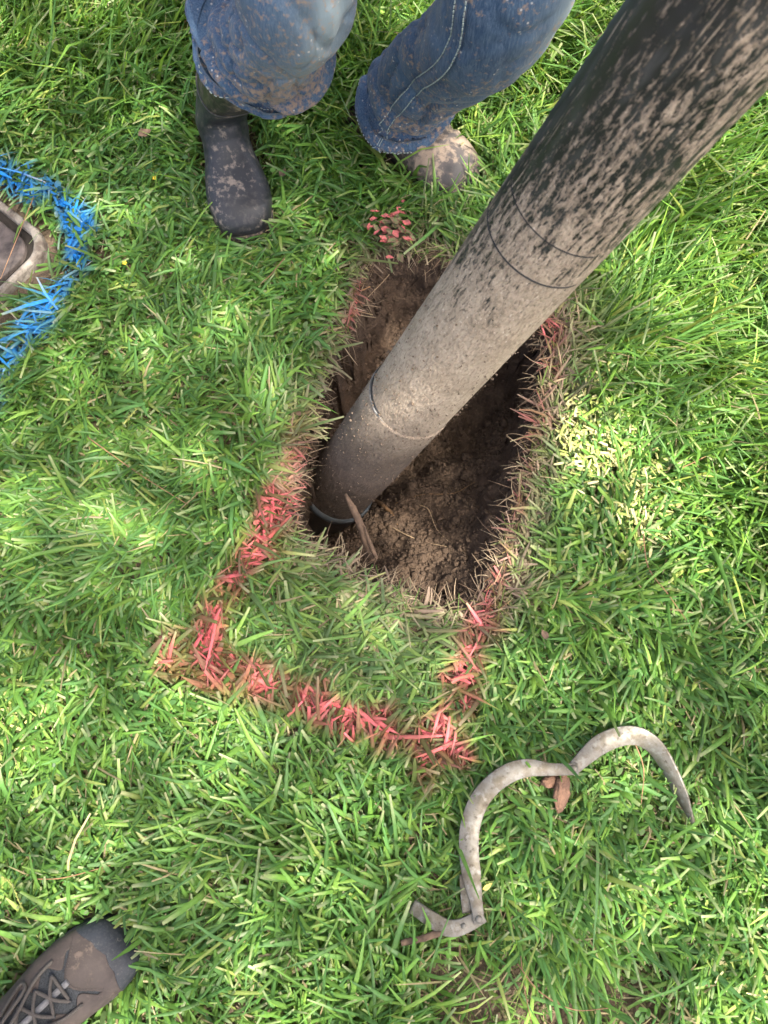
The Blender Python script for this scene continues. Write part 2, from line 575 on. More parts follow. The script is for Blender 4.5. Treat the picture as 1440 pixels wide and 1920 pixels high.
chunks = []          # (verts, cols, rows, mask id)
def lawn(n, lo, hi, scale=1.0, far=False):
    xy = scatter(n, lo, hi)
    k, d = keep_mask(xy)
    bm = bare_mask(xy)
    k &= RNG.random(n) > bm * 0.93
    # clumping
    k &= RNG.random(n) < 0.55 + 0.9 * (n2(xy, 14, 91, 2))
    xy, d = xy[k], d[k]
    n = len(xy)
    if n == 0: return
    x, y = xy[:, 0], xy[:, 1]
    tall = smoothstep(0.2, 0.75, x * 0.9 + (y - .3) * 0.45) * 0.9 + smoothstep(0.95, 1.4, y) * 0.8
    tall = np.clip(tall + (n2(xy, 3.0, 33, 2) - 0.5) * 0.9, 0, 1.4)
    rs = smoothstep(0.12, 0.22, x) * (1 - smoothstep(.75, .9, y))
    worn = 1 - smoothstep(0.0, 0.075 + 0.035 * rs, d - .012 * rs + (n2(xy, 14, 14) - .5) * 0.07)
    # trampled strip between the marked lines in front of the hole
    fl = at(650, 1190)
    tram = 1 - smoothstep(0.08, 0.24, np.hypot((x - fl.x) * 0.8, y - fl.y))
    length = (0.050 + 0.056 * tall) * np.exp(RNG.normal(0, 0.30, n)) * (1 - 0.45 * worn) * scale
    width = (0.0066 - 0.0015 * np.clip(tall, 0, 1)) * np.exp(RNG.normal(0, 0.24, n)) * (1 - .38 * worn) * (1 if not far else 1.8)
    width = np.minimum(width, .0095)
    lush = n2(xy, 2.4, 61, 2)
    dry = RNG.random(n) < 0.008 + 0.25 * bm[k] + 0.03 * (1 - lush)
    width[dry] *= .6
    field = (n2(xy, 3.2, 51, 2) - 0.5) * 9.0 + 0.4
    # lean to the right and away in the taller right part
    az = field + RNG.normal(0, 1.0, n)
    lean = np.clip(RNG.normal(0.62, 0.26, n) + 0.25 * (1 - tall) + 0.35 * tram + 0.2 * worn, 0.08, 1.45)
    bend = RNG.normal(0.62, 0.28, n)
    over = np.maximum(lean + bend - 1.85, 0)
    bend -= over
    cd_ = np.minimum(seg_dist(xy, CLAMP_A), np.minimum(seg_dist(xy, CLAMP_B), seg_dist(xy, CLAMP_C)))
    low = (cd_ < .03) & (RNG.random(n) < .93)
    length[low] *= .62; lean[low] = np.clip(lean[low] + .5, 0, 1.5)
    rimb = (d < .025) & (RNG.random(n) < .35)
    az[rimb] = np.arctan2(.5 - y[rimb], .06 - x[rimb]) + RNG.normal(0, .9, rimb.sum())
    lean[rimb] = np.clip(lean[rimb] + .35, 0, 1.6); bend[rimb] += .25
    # blades beside a shoe bend away from it
    fd = foot_dist(xy)
    nearf = fd < 0.035
    if nearf.any():
        e = 0.004
        gx_ = (foot_dist(xy[nearf] + [e, 0]) - foot_dist(xy[nearf] - [e, 0]))
        gy_ = (foot_dist(xy[nearf] + [0, e]) - foot_dist(xy[nearf] - [0, e]))
        az[nearf] = np.arctan2(gy_, gx_) + RNG.normal(0, 0.75, nearf.sum())
    roll = RNG.normal(0, 0.42, n)
    curl = RNG.normal(0, 0.22, n)
    tip = np.where(RNG.random(n) < 0.5, RNG.uniform(0.5, 0.85, n), RNG.uniform(0.05, 0.3, n))
    z = ground_z(xy) * np.clip(d / 0.05, 0, 1) + RNG.uniform(-0.002, 0.012, n)
    root = np.column_stack([xy, z])
    rows = 4 if not far else 3
    # blades at the lip droop into the hole
    hang = np.zeros(n)
    vb = blades(root, az, length, width, lean, bend, roll, rows, tip, curl, hang, None if far else RNG.uniform(0.1, 0.75, n))
    wv_ = vb.shape[2]
    # colours
    base = PAL[RNG.choice(len(PAL), n, p=PALW)] * np.exp(RNG.normal(0, 0.16, n))[:, None]
    base = base * (0.82 + 0.36 * lush)[:, None]
    yl = smoothstep(0.2, 0.9, tall)[:, None] * 0.45
    base = base * (1 - yl) + yl * (base * np.array([1.35, 1.18, 0.8]))
    base[dry] = np.array([0.30, 0.25, 0.13]) * np.exp(RNG.normal(0, .25, dry.sum()))[:, None]
    muddy = np.clip(worn * RNG.uniform(0.45, 1.25, n), 0, 1) + 0.22 * tram * RNG.random(n)
    muddy = np.clip(muddy, 0, 0.95)[:, None]
    cols = np.repeat(base[:, None], rows, 1)
    t = np.linspace(0, 1, rows)[None, :, None]
    cols = cols * (1 - 0.35 * (1 - t) ** 3) + np.array([0.20, 0.20, 0.09]) * 0.35 * (1 - t) ** 3
    cut = (tip > 0.55) & (RNG.random(n) < 0.55)
    if rows == 4:
        cols[cut, -1] = lerp(cols[cut, -1], np.array([0.42, 0.40, 0.24]), 0.6)
    mudc = MUD * np.exp(RNG.normal(0, 0.22, n))[:, None]
    cols = cols * (1 - muddy[:, None]) + mudc[:, None] * muddy[:, None]
    vc = vb.mean(2)
    ok = np.ones(n, bool)
    ids = np.zeros(n, int)
    if not far:
        red, blue = paint_masks(vc)
        on = (RNG.random(n) ** .6)[:, None]
        rr = np.clip(red * on * 1.3, 0, 1) * (RNG.random(n) < 0.82)[:, None]
        bb = np.clip(blue * np.maximum(on, .45) * 1.3, 0, 1) * (RNG.random(n) < 0.74)[:, None]
        rr = np.maximum(rr, red * RNG.uniform(0, .45, n)[:, None])
        rfade = np.exp(RNG.normal(0, 0.2, n))[:, None] * RED
        rfade = lerp(rfade, MUD * 1.25, (RNG.random(n) ** 2.2 * .5)[:, None])
        cols = cols * (1 - rr[..., None]) + rfade[:, None] * rr[..., None]
        cols = cols * (1 - 0.42 * 4 * (rr * (1 - rr))[..., None])
        bfade = np.exp(RNG.normal(0, 0.2, n))[:, None] * BLUE
        cols = cols * (1 - bb[..., None]) + bfade[:, None] * bb[..., None]
        ids = np.where(rr.max(1) > 0.4, 1, ids); ids = np.where(bb.max(1) > 0.4, 2, ids)
        ids = np.where((ids == 0) & (muddy[:, 0] > 0.5), 3, ids)
    cw = np.repeat(cols[:, :, None], wv_, 2)
    if wv_ == 3: cw[:, :, 1] = cw[:, :, 1] * 1.12 + 0.012          # paler midrib
    chunks.append((vb, cw, rows, ids))

lawn(126000, (-1.15, -0.78), (1.15, 1.85))
lawn(9000, (-1.15, -0.78), (1.15, 1.85), 1.45)
for lo, hi in (((-4, -3.2), (4, -0.78)), ((-4, 1.85), (4, 5)), ((-4, -0.78), (-1.15, 1.85)), ((1.15, -0.78), (4, 1.85))):
    lawn(int(2600 * (hi[0] - lo[0]) * (hi[1] - lo[1])), lo, hi, 1.25, True)

GR = [('lawn_grass', 'green lawn grass of broad blunt mown blades', 'grass', M_GRASS),
      ('red_painted_grass', 'grass blades sprayed with red marking paint around the hole', 'painted grass', M_PAINTED),
      ('blue_painted_grass', 'grass blades sprayed with blue marking paint around the meter box', 'painted grass', M_PAINTED),
      ('muddy_grass', 'flattened mud-coated grass along the rim of the hole', 'grass', M_DRY)]
for gid, (nm, lab, cat, mat) in enumerate(GR):
    vs, cs, qs, off = [], [], [], 0
    for vb, cc, rows, ids in chunks:
        s = ids == gid
        if not s.any(): continue
        v_ = vb[s].reshape(-1, 3); vs.append(v_); cs.append(cc[s].reshape(-1, 3))
        qs.append(blade_quads(s.sum(), rows, vb.shape[2]) + off); off += len(v_)
    o = obj(nm, mesh_np(nm, np.concatenate(vs), np.concatenate(qs), None, np.concatenate(cs)), mat)
    tag(o, lab, cat, kind='stuff')

# thatch: clippings and dead straw lying low between the blades
n = 60000
xy = scatter(n, (-1.15, -0.78), (1.15, 1.85))
k, d = keep_mask(xy, -0.002)
xy, d = xy[k], d[k]; n = len(xy)
az = RNG.uniform(0, 6.283, n)
ln = RNG.uniform(0.010, 0.038, n); wd = RNG.uniform(0.0012, 0.0042, n)
root = np.column_stack([xy, ground_z(xy) * np.clip(d / 0.05, 0, 1) + RNG.uniform(0.001, 0.020, n)])
vb = blades(root, az, ln, wd, RNG.normal(1.5, 0.14, n), RNG.normal(0, 0.2, n), RNG.normal(0, 0.5, n), 2, np.full(n, 0.7))
pc = np.array([[0.26, 0.21, 0.12], [0.17, 0.13, 0.08], [0.10, 0.13, 0.04], [0.07, 0.13, 0.03], [0.33, 0.29, 0.18]])
cc = pc[RNG.choice(5, n, p=[.10, .18, .32, .36, .04])] * np.exp(RNG.normal(0, .2, n))[:, None]
cc = np.repeat(cc[:, None], 2, 1)
red, blue = paint_masks(vb.mean(2))
cc = cc * (1 - 0.6 * red[..., None]) + RED * np.array([.55, .7, .6]) * 0.6 * red[..., None]
cc = cc * (1 - 0.8 * blue[..., None]) + BLUE * 0.8 * blue[..., None]
o = obj('lawn_thatch', mesh_np('lawn_thatch', vb.reshape(-1, 3), blade_quads(n, 2), None, np.repeat(cc[:, :, None], 2, 2).reshape(-1, 3)), M_DRY)
tag(o, 'dry straw and clippings lying between the grass blades', 'thatch', kind='stuff')

# pale clippings, coloured bright to double as sun dapples on the lawn
vs, cs = [], []
for (cx, cy, rad, m_) in ((1115, 800, .085, 300), (1210, 920, .10, 420), (1090, 850, .06, 200), (1150, 960, .09, 160), (40, 1330, .07, 80), (30, 1400, .06, 60), (1400, 1720, .10, 110)):
    c = at(cx, cy)
    r_ = rad * np.sqrt(RNG.random(m_)) ; a_ = RNG.uniform(0, 6.283, m_)
    xy = np.stack([c.x + r_ * np.cos(a_) * 0.85, c.y + r_ * np.sin(a_) * 1.1], -1)
    root = np.column_stack([xy, RNG.uniform(0.012, 0.042, m_)])
    vb = blades(root, RNG.uniform(0, 6.28, m_), RNG.uniform(0.008, 0.022, m_), RNG.uniform(.003, .006, m_), RNG.normal(1.45, .25, m_), RNG.normal(0, .35, m_), RNG.normal(0, .5, m_), 3, np.full(m_, .7))
    col = np.array([[0.42, 0.42, 0.16], [0.50, 0.46, 0.24], [0.30, 0.36, 0.10]])[RNG.choice(3, m_, p=[.4, .35, .25])]
    vs.append(vb.reshape(-1, 3)); cs.append(np.repeat(col, 6, 0))
vs = np.concatenate(vs); cs = np.concatenate(cs)
o = obj('dapple_clippings', mesh_np('dapple_clippings', vs, blade_quads(len(vs) // 6, 3), None, cs), M_DRY)
tag(o, 'pale yellow clippings right of the hole, doubling as painted sun dapples', 'clippings', kind='stuff')

# low broadleaf weeds
def leaflets(xy, z, size, tilt=0.35, elong=1.0):
    n = len(xy)
    ph = np.arange(7) / 7 * 2 * np.pi
    ring = np.stack([np.cos(ph) * elong, np.sin(ph)], -1)
    az = RNG.uniform(0, 6.283, n); tx = RNG.normal(0, tilt, n); ty = RNG.normal(0, tilt, n)
    rx = ring[None, :, 0] * np.cos(az)[:, None] - ring[None, :, 1] * np.sin(az)[:, None]
    ry = ring[None, :, 0] * np.sin(az)[:, None] + ring[None, :, 1] * np.cos(az)[:, None]
    X = xy[:, :1] + rx * size[:, None]; Y = xy[:, 1:2] + ry * size[:, None]
    Z = z[:, None] + (rx * tx[:, None] + ry * ty[:, None]) * size[:, None] + size[:, None] * 0.12
    rim = np.stack([X, Y, Z], -1)
    ctr = np.column_stack([xy, z])[:, None]
    Vv = np.concatenate([rim, ctr], 1)
    b = np.arange(n)[:, None] * 8
    j = np.arange(7)[None]
    T = np.stack([b + j, b + (j + 1) % 7, b + 7 + 0 * j], -1).reshape(-1, 3)
    return Vv, T
n = 34000
xy = scatter(n, (-1.1, -0.75), (1.1, 1.7))
k, d = keep_mask(xy, 0.01)
wm = smoothstep(0.54, 0.68, n2(xy, 4.5, 71, 2)) * 0.30
for (px, py, rr) in ((110, 1560, .16), (290, 400, .17), (150, 430, .10), (420, 1430, .14), (300, 1330, .10), (40, 1560, .15), (640, 640, .08), (560, 760, .06), (130, 1700, .10), (700, 1500, .10)):
    c = at(px, py)
    wm = np.maximum(wm, .8 - .8 * smoothstep(rr * 0.4, rr, np.hypot(xy[:, 0] - c.x, xy[:, 1] - c.y)))
k &= RNG.random(n) < wm
xy, d = xy[k], d[k]; n = len(xy)
size = RNG.uniform(0.0024, 0.0048, n)
Vv, T = leaflets(xy, RNG.uniform(0.010, 0.042, n), size, 0.55, 1.7)
base = np.array([[0.085, 0.20, 0.04], [0.11, 0.25, 0.05], [0.07, 0.165, 0.05], [0.14, 0.22, 0.08]])[RNG.choice(4, n)] * np.exp(RNG.normal(0, .18, n))[:, None]
worn = (1 - smoothstep(0.0, 0.07, d))[:, None] * .8
base = base * (1 - worn) + MUD * worn
cc = np.repeat(base[:, None], 8, 1)
red, blue = paint_masks(Vv)
cc = cc * (1 - red[..., None]) + RED * red[..., None]
cc = cc * (1 - blue[..., None]) + BLUE * blue[..., None]
o = obj('clover_weeds', mesh_np('clover_weeds', Vv.reshape(-1, 3), None, T, cc.reshape(-1, 3)), M_GRASS)
tag(o, 'low round-leaved clover weeds growing among the grass', 'weeds', kind='stuff')

# ------------------------------------------------------------------ shade tree standing off to the upper right
M_BARK = plain('tree_bark', (0.13, 0.10, 0.075), 0.9, 0.5, 12, 0.8, 0.02)
SUN_PATCH = [(1115, 800, .10), (1215, 925, .13), (1085, 860, .07), (10, 1335, .12), (45, 1405, .07), (1410, 1720, .11), (1360, 1850, .10), (1440, 1600, .08),
             (1395, 420, .16), (1300, 560, .10), (1420, 700, .10), (600, 20, .12), (960, 60, .14), (330, 70, .07), (1400, 250, .16), (700, 60, .1), (200, 40, .06), (1180, 1690, .04), (10, 1690, .035)]
def transmit(xy):
    x, y = xy[:, 0], xy[:, 1]
    T = 0.34 + 0.26 * smoothstep(0.30, 0.85, x * 0.8 + (y - .4) * 0.45) + 0.12 * smoothstep(0.9, 1.5, y)
    T = T + 0.05 * (1 - smoothstep(-.15, .2, y))
    T = T + (n2(xy, 2.5, 301, 2) - 0.5) * 0.10
    for px, py, r in SUN_PATCH:
        c = at(px, py)
        T = np.maximum(T, 1.0 - smoothstep(r * 0.55, r * 1.25, np.hypot(x - c.x, y - c.y) + (n2(xy, 18, 305, 2) - .5) * r * 0.8))
    # crown shaped to shade the hole's upper part and light its near right slope
    T = T * (1 - 0.8 * (1 - smoothstep(.09, .17, np.hypot(x + .0, (y - .60) * .8))))
    T = np.maximum(T, .95 * (1 - smoothstep(.05, .11, np.hypot(x - .15, y - .22))))
    return np.clip(T, 0.08, 1.0)
tn = 30000
txy = scatter(tn, (-3.2, -3.0), (3.2, 4.4))
LA = 0.0030
dens = tn / (6.4 * 7.4)
keep = RNG.random(tn) < -np.log(transmit(txy)) / (LA * dens)
txy = txy[keep]; tn = len(txy)
th_ = RNG.uniform(4.4, 7.4, tn) / SUN_DIR.z
lp = np.column_stack([txy, np.zeros(tn)]) + th_[:, None] * np.array(SUN_DIR)
az = RNG.uniform(0, 6.283, tn); tl = RNG.normal(0, 0.45, (tn, 2))
ring = np.array([[-.055, 0], [-.02, .028], [.025, .024], [.06, 0], [.025, -.024], [-.02, -.028]])
rx = ring[None, :, 0] * np.cos(az)[:, None] - ring[None, :, 1] * np.sin(az)[:, None]
ry = ring[None, :, 0] * np.sin(az)[:, None] + ring[None, :, 1] * np.cos(az)[:, None]
lv = np.stack([lp[:, :1] + rx, lp[:, 1:2] + ry, lp[:, 2:] + rx * tl[:, :1] + ry * tl[:, 1:]], -1)
b6 = np.arange(tn)[:, None] * 6
qv = np.concatenate([b6 + np.array([[0, 1, 4, 5]]), b6 + np.array([[1, 2, 3, 4]])], 1).reshape(-1, 4)
tcol = np.repeat(np.array([0.06, 0.13, 0.03]) * np.exp(RNG.normal(0, .2, tn))[:, None], 6, 0)
cc_ = lp.mean(0)
tree = empty('shade_tree', (cc_[0] + 1.1, cc_[1] + 2.6, 0))
tag(tree, 'tall leafy tree standing outside the view and dappling the lawn', 'tree')
tree_loc = np.array(tree.location)
crown = obj('crown', mesh_np('crown', lv.reshape(-1, 3) - tree_loc, qv, None, tcol), M_GRASS, tree)
mb = MB()
side_l = np.nonzero((txy[:, 1] > 1.9) | (txy[:, 0] > 1.6))[0]
trunk_pts = spline([(0, 0, -.2), (0.03, 0.02, 1.5), (-0.05, -0.05, 3.4), (-0.2, -0.25, 4.4), (-0.4, -0.5, 5.6), (-.5, -.7, 6.9)], 26)
mb.tube(trunk_pts, np.interp(np.linspace(0, 1, 26), [0, .05, .5, 1], [.30, .22, .15, .02]), 12)
for k in range(16):
    t0 = trunk_pts[int(12 + k * 0.8)]
    tgt = lp[side_l[RNG.integers(len(side_l))]] - tree_loc
    md = (t0 + tgt) / 2 + np.array([0, 0, 0.5])
    mb.tube(spline([t0, md, tgt], 10), np.linspace(0.045, 0.006, 10), 7)
mb.build('trunk', M_BARK, tree)

# ------------------------------------------------------------------ suction pipe
def pipe_material():
    m, nt, b, out = new_mat('muddy_pipe')
    tc = nt.nodes.new('ShaderNodeTexCoord')
    sep = nt.nodes.new('ShaderNodeSeparateXYZ'); L(nt, tc.outputs['Object'], sep.inputs[0])
    z, x, y = sep.outputs[2], sep.outputs[0], sep.outputs[1]
    vs = coords(nt, 'Object', (1, 1, 0.22)); vf = coords(nt, 'Object', (1, 1, 0.5)); vo = coords(nt)
    streak = noise(nt, coords(nt, 'Object', (1, 1, 0.20)), 160, 4, 0.62, 0.2)
    fine = noise(nt, coords(nt, 'Object', (1, 1, 0.40)), 300, 4, 0.7, 0.0)
    big = noise(nt, coords(nt, 'Object', (1, 1, 0.5)), 9, 3, 0.5)
    # how thickly the mud still covers the pipe along its length and round its side
    cov = ramp(nt, math_n(nt, 'DIVIDE', z, 2.0), [(0.0, 0.74), (0.36, 0.71), (0.43, 0.64), (0.485, 0.575), (0.525, 0.495), (0.57, 0.44), (0.75, 0.425)])
    cov = math_n(nt, 'ADD', cov, math_n(nt, 'MULTIPLY', x, 1.15))
    cov = math_n(nt, 'ADD', cov, math_n(nt, 'MULTIPLY', math_n(nt, 'SUBTRACT', big, 0.5), 0.34))
    t = math_n(nt, 'ADD', math_n(nt, 'MULTIPLY', streak, 0.5), math_n(nt, 'MULTIPLY', fine, 0.5))
    t = math_n(nt, 'ADD', t, math_n(nt, 'SUBTRACT', cov, 0.5))
    mask = ramp(nt, t, [(0.475, 0.0), (0.51, 0.55), (0.55, 1.0)])
    scr = ramp(nt, noise(nt, coords(nt, 'Object', (1, 1, 0.07)), 190, 2, 0.5, 0.6), [(0.66, 0.0), (0.70, 0.75)])
    mask = math_n(nt, 'MAXIMUM', mask, scr)
    # wet and dark towards the nozzle
    wn_ = noise(nt, vo, 14, 4)
    wet = ramp(nt, math_n(nt, 'ADD', z, math_n(nt, 'MULTIPLY', wn_, 0.16)), [(0.30, 1.0), (0.56, 0.85), (0.70, 0.12), (0.78, 0.0)])
    tan = mixc(nt, ramp(nt, noise(nt, vo, 30, 5), [(0.35, 0.0), (0.7, 1.0)]), (0.35, 0.275, 0.20), (0.48, 0.385, 0.29))
    tan = mixc(nt, ramp(nt, fine, [(0.50, 0.0), (0.66, 0.75)]), tan, (0.15, 0.108, 0.075))
    fl_ = noise(nt, coords(nt, 'Object', (1, 1, .6)), 360, 3, .6, 0.4)
    tan = mixc(nt, ramp(nt, fl_, [(0.60, 0.0), (0.70, 0.8)]), tan, (0.62, 0.52, 0.41))
    wetc = mixc(nt, ramp(nt, noise(nt, vo, 55, 5), [(0.4, 0.0), (0.65, 1.0)]), (0.066, 0.045, 0.031), (0.034, 0.022, 0.015))
    mud = mixc(nt, wet, tan, wetc)
    blk = mixc(nt, ramp(nt, noise(nt, vs, 80, 4), [(0.45, 0.0), (0.8, 0.6)]), (0.010, 0.011, 0.012), (0.085, 0.085, 0.085))
    L(nt, mixc(nt, mask, blk, mud), b.inputs['Base Color'])
    rg = nt.nodes.new('ShaderNodeMapRange'); L(nt, mask, rg.inputs[0])
    rg.inputs['To Min'].default_value = 0.38; rg.inputs['To Max'].default_value = 0.9
    L(nt, rg.outputs[0], b.inputs['Roughness'])
    vor = nt.nodes.new('ShaderNodeTexVoronoi'); vor.inputs['Scale'].default_value = 170; L(nt, vf, vor.inputs['Vector'])
    h = math_n(nt, 'ADD', mask, math_n(nt, 'MULTIPLY', math_n(nt, 'ADD', fine, math_n(nt, 'MULTIPLY', vor.outputs['Distance'], -0.5)), math_n(nt, 'MULTIPLY', mask, 1.6)))
    bump(nt, b, h, 0.8, 0.0028)
    return m
M_PIPE = pipe_material()
M_NOZ = plain('wet_black_rubber', (0.016, 0.014, 0.013), 0.42, 0.0, 40, 0.35, 0.002, col2=(0.040, 0.029, 0.022))
M_LIP = plain('worn_blue_grey_lip', (0.055, 0.072, 0.088), 0.5, 0.4, 40, 0.3, 0.001, col2=(0.045, 0.045, 0.045))
M_SEAM = plain('scuffed_grey_seam', (0.17, 0.17, 0.165), 0.55, 0.5, 60, 0.4, 0.001, col2=(0.05, 0.045, 0.04))
M_GROOVE = plain('black_seam', (0.012, 0.013, 0.014), 0.5, 0.3, 60, 0.2, 0.001)
M_CRUMB = plain('mud_crumb', (0.17, 0.125, 0.09), 0.9, 0.5, 200, 0.4, 0.001)

pd = Vector(PIPE_D)
lx = Vector((0.788, -0.615, 0)); lx = (lx - pd * lx.dot(pd)).normalized(); ly = pd.cross(lx)
PM = Matrix((lx, ly, pd)).transposed().to_4x4(); PM.translation = Vector(PIPE_N)
pipe = empty('suction_pipe'); pipe.matrix_world = PM
tag(pipe, 'long black suction pipe caked in dried tan mud, leaning into the hole', 'pipe')

def lathe(profile, seg=72, wob=0.0, seed=0, a0=0.0, a1=2 * math.pi, parent=None, name='part', mat=None, ex=0.0):
    P = np.array(profile); nv = seg if abs(a1 - a0 - 2 * math.pi) < 1e-6 else seg + 1
    ph = a0 + (a1 - a0) * np.arange(nv) / seg
    rr = P[:, :1] * np.ones(nv)
    X = rr * np.cos(ph); Y = rr * np.sin(ph); Z = P[:, 1:2] * np.ones(nv)
    Vv = np.stack([X, Y, Z], -1)
    if wob:
        nn = fbm(Vv * np.array([60, 60, 25]), seed, 3) - 0.5
        nn2 = fbm(Vv * np.array([220, 220, 150]), seed + 5, 2) - 0.5
        f = (rr + (nn * 2 * wob + nn2 * ex)) / rr
        Vv[..., 0] *= f; Vv[..., 1] *= f
    m = mesh_np(name, Vv.reshape(-1, 3), grid_quads(len(P), nv, nv == seg))
    return obj(name, m, mat, parent, True)
r = PIPE_R
zs = np.linspace(0.582, 2.3, 330)
lathe([(r, z) for z in zs] + [(r - .006, 2.3), (r - .006, 2.2)], 110, 0.0004, 3, parent=pipe, name='tube', mat=M_PIPE, ex=0.0012)
zs = np.linspace(0.12, 0.584, 100)
lathe([(r + .0022, z) for z in zs] + [(r - .001, 0.586)], 110, 0.0005, 9, parent=pipe, name='sleeve', mat=M_PIPE, ex=0.0014)
lathe([(r + .004, .150), (r + .0085, .153), (r + .0095, .162), (r + .008, .170), (r + .004, .173)], 72, 0.0006, 4, parent=pipe, name='nozzle_lip', mat=M_LIP)
lathe([(r - .004, -.06), (r + .004, -.06), (r + .0055, -.03), (r + .0060, .06), (r + .0060, .152)], 72, 0.0012, 5, parent=pipe, name='nozzle', mat=M_NOZ)
def arc_tube(zc, rr, minor, a0, a1, name, mat, wav=0.0):
    ph = np.linspace(R(a0), R(a1), 48)
    pts = np.stack([rr * np.cos(ph), rr * np.sin(ph), zc + wav * np.sin(ph * 3)], -1)
    mn = minor * np.clip(np.minimum(np.arange(48), 47 - np.arange(48)) / 6, 0.15, 1)
    return MB().tube(pts, mn, 6).build(name, mat, pipe)
arc_tube(0.586, r + .0012, .0020, 135, 268, 'seam_ring', M_SEAM)
arc_tube(0.592, r + .0005, .0016, 140, 262, 'seam_ring', M_GROOVE)
arc_tube(0.992, r - .0002, .0013, 185, 352, 'seam_ring', M_GROOVE)
arc_tube(1.046, r + .0001, .0008, 205, 340, 'seam_ring', M_GROOVE)
# clinging crumbs of mud on the lower half
ico = bmesh.new(); bmesh.ops.create_icosphere(ico, subdivisions=1, radius=1)
ICO_V = np.array([v.co[:] for v in ico.verts]); ICO_T = np.array([[v.index for v in f.verts] for f in ico.faces]); ico.free()
def crumbs(pos, size, squash=1.0, rough=0.3):
    n = len(pos)
    j = 1 + RNG.normal(0, rough, (n, len(ICO_V), 1))
    sc = RNG.uniform(0.6, 1.3, (n, 1, 3))
    Vv = pos[:, None] + ICO_V[None] * j * sc * size[:, None, None] * np.array([1, 1, squash])
    T = (ICO_T[None] + (np.arange(n) * len(ICO_V))[:, None, None]).reshape(-1, 3)
    return Vv.reshape(-1, 3), T
n = 900
ph = RNG.uniform(R(120), R(400), n); zc = RNG.triangular(.18, .40, .95, n)
pos = np.stack([(r + .003) * np.cos(ph), (r + .003) * np.sin(ph), zc], -1)
Vv, T = crumbs(pos, np.exp(RNG.normal(math.log(.0011), .35, n)))
o = obj('mud_crumbs', mesh_np('mud_crumbs', Vv, None, T), M_CRUMB, pipe); o['kind'] = 'stuff'

# ------------------------------------------------------------------ loose soil in the pit
hz = V[:, 2].reshape(GX.shape)
def surf_z(x, y):
    i = np.clip(np.searchsorted(gx, x) - 1, 0, len(gx) - 2); j = np.clip(np.searchsorted(gy, y) - 1, 0, len(gy) - 2)
    return hz[i, j]
def pit_at(px, py, lift=0.0):
    z = 0.02
    while z > -0.45:
        p = at(px, py, z)
        if surf_z(p.x, p.y) >= z: break
        z -= 0.004
    return np.array([p.x, p.y, z + lift])
xy = scatter(9000, (-.2, .15), (.32, .86))
s_ = sd[np.clip(np.searchsorted(gx, xy[:, 0]), 0, len(gx) - 1), np.clip(np.searchsorted(gy, xy[:, 1]), 0, len(gy) - 1)]
xy = xy[s_ < -0.004]
pos = np.column_stack([xy, surf_z(xy[:, 0], xy[:, 1]) + .001])
Vv, T = crumbs(pos, np.exp(RNG.normal(math.log(.0024), .6, len(pos))), 0.8, 0.22)
o = obj('soil_crumbs', mesh_np('soil_crumbs', Vv, None, T), M_PIT, None, True)
tag(o, 'loose dark soil crumbs covering the floor of the hole', 'soil', kind='stuff')

M_STICK = plain('broken_root', (0.16, 0.105, 0.07), 0.85, 0.55, 50, 0.8, 0.003)
M_ROOT = plain('thin_root', (0.30, 0.215, 0.13), 0.8, 0.4, 60, 0.3, 0.001)
M_ROOT2 = plain('orange_root', (0.20, 0.115, 0.055), 0.8, 0.5, 40, 0.6, 0.002)

def rough_tube(pts, radii, n=24, sides=9, amp=0.18, seed=1):
    P = spline(pts, n); rr = np.interp(np.linspace(0, 1, n), np.linspace(0, 1, len(radii)), radii)
    Vv, Q_, T_ = tube_np(P, rr, sides)
    ctr = np.repeat(P, sides, 0)
    d_ = Vv[:n * sides] - ctr
    f = 1 + (fbm(Vv[:n * sides] * 260, seed, 2) - .5) * 2 * amp
    Vv[:n * sides] = ctr + d_ * f[:, None]
    return Vv, Q_, T_

st = empty('broken_stick', Vector(at(700, 1045, -0.04)))
tag(st, 'broken brown stick poking up in front of the pipe nozzle', 'stick')
l0 = np.array(st.location)
MB().add(*rough_tube(atl([(700, 1050, -.07), (686, 1012, -.055), (672, 975, -.045), (660, 950, -.04), (647, 926, -.035)]) - l0, [.0085, .0080, .0072, .0066, .0025], 30, 10, .25, 3)).build('shaft', M_STICK, st)
MB().add(*rough_tube(atl([(706, 1048, -.05), (694, 1018, -.045), (682, 985, -.04)]) - l0, [.004, .004, .001], 14, 7, .2, 9)).build('splinter', M_STICK, st)
for i, (pts, rad, mat_, lab) in enumerate([
        ([(696, 938), (715, 948), (733, 962), (745, 985)], [.0065, .0055, .0045, .001], M_ROOT2, 'short orange-brown root stub just right of the pipe nozzle'),
        ([(786, 948), (803, 958), (818, 991), (840, 1016)], [.0011, .0011, .0009, .0006], M_ROOT, 'thin pale root curling down the soil slope, the upper of two'),
        ([(727, 985), (764, 1006), (800, 1017), (838, 1026)], [.0012, .0012, .001, .0007], M_ROOT, 'thin pale root lying along the soil slope, the lower of two'),
        ([(742, 945), (790, 930), (850, 925), (890, 905)], [.0012, .0011, .001, .0007], M_ROOT2, 'thin brown root stretching across the mound right of the pipe'),
        ([(745, 875), (765, 860), (800, 850)], [.0010, .0009, .0006], M_ROOT, 'fine root thread in the shaded soil right of the pipe'),
        ([(690, 560), (730, 520), (748, 480)], [.0010, .0010, .0007], M_ROOT, 'fine root thread at the top end of the hole')]):
    P = np.array([pit_at(p[0], p[1], .006 + .006 * math.sin(k * 2.1)) for k, p in enumerate(pts)])
    o_ = empty('root', P[0])
    o = MB().add(*rough_tube(P - P[0], rad, 22, 6, .12, i)).build('root', mat_, None)
    bpy.data.objects.remove(o_)
    o.location = P[0]
    tag(o, lab, 'root', 'roots exposed in the hole')

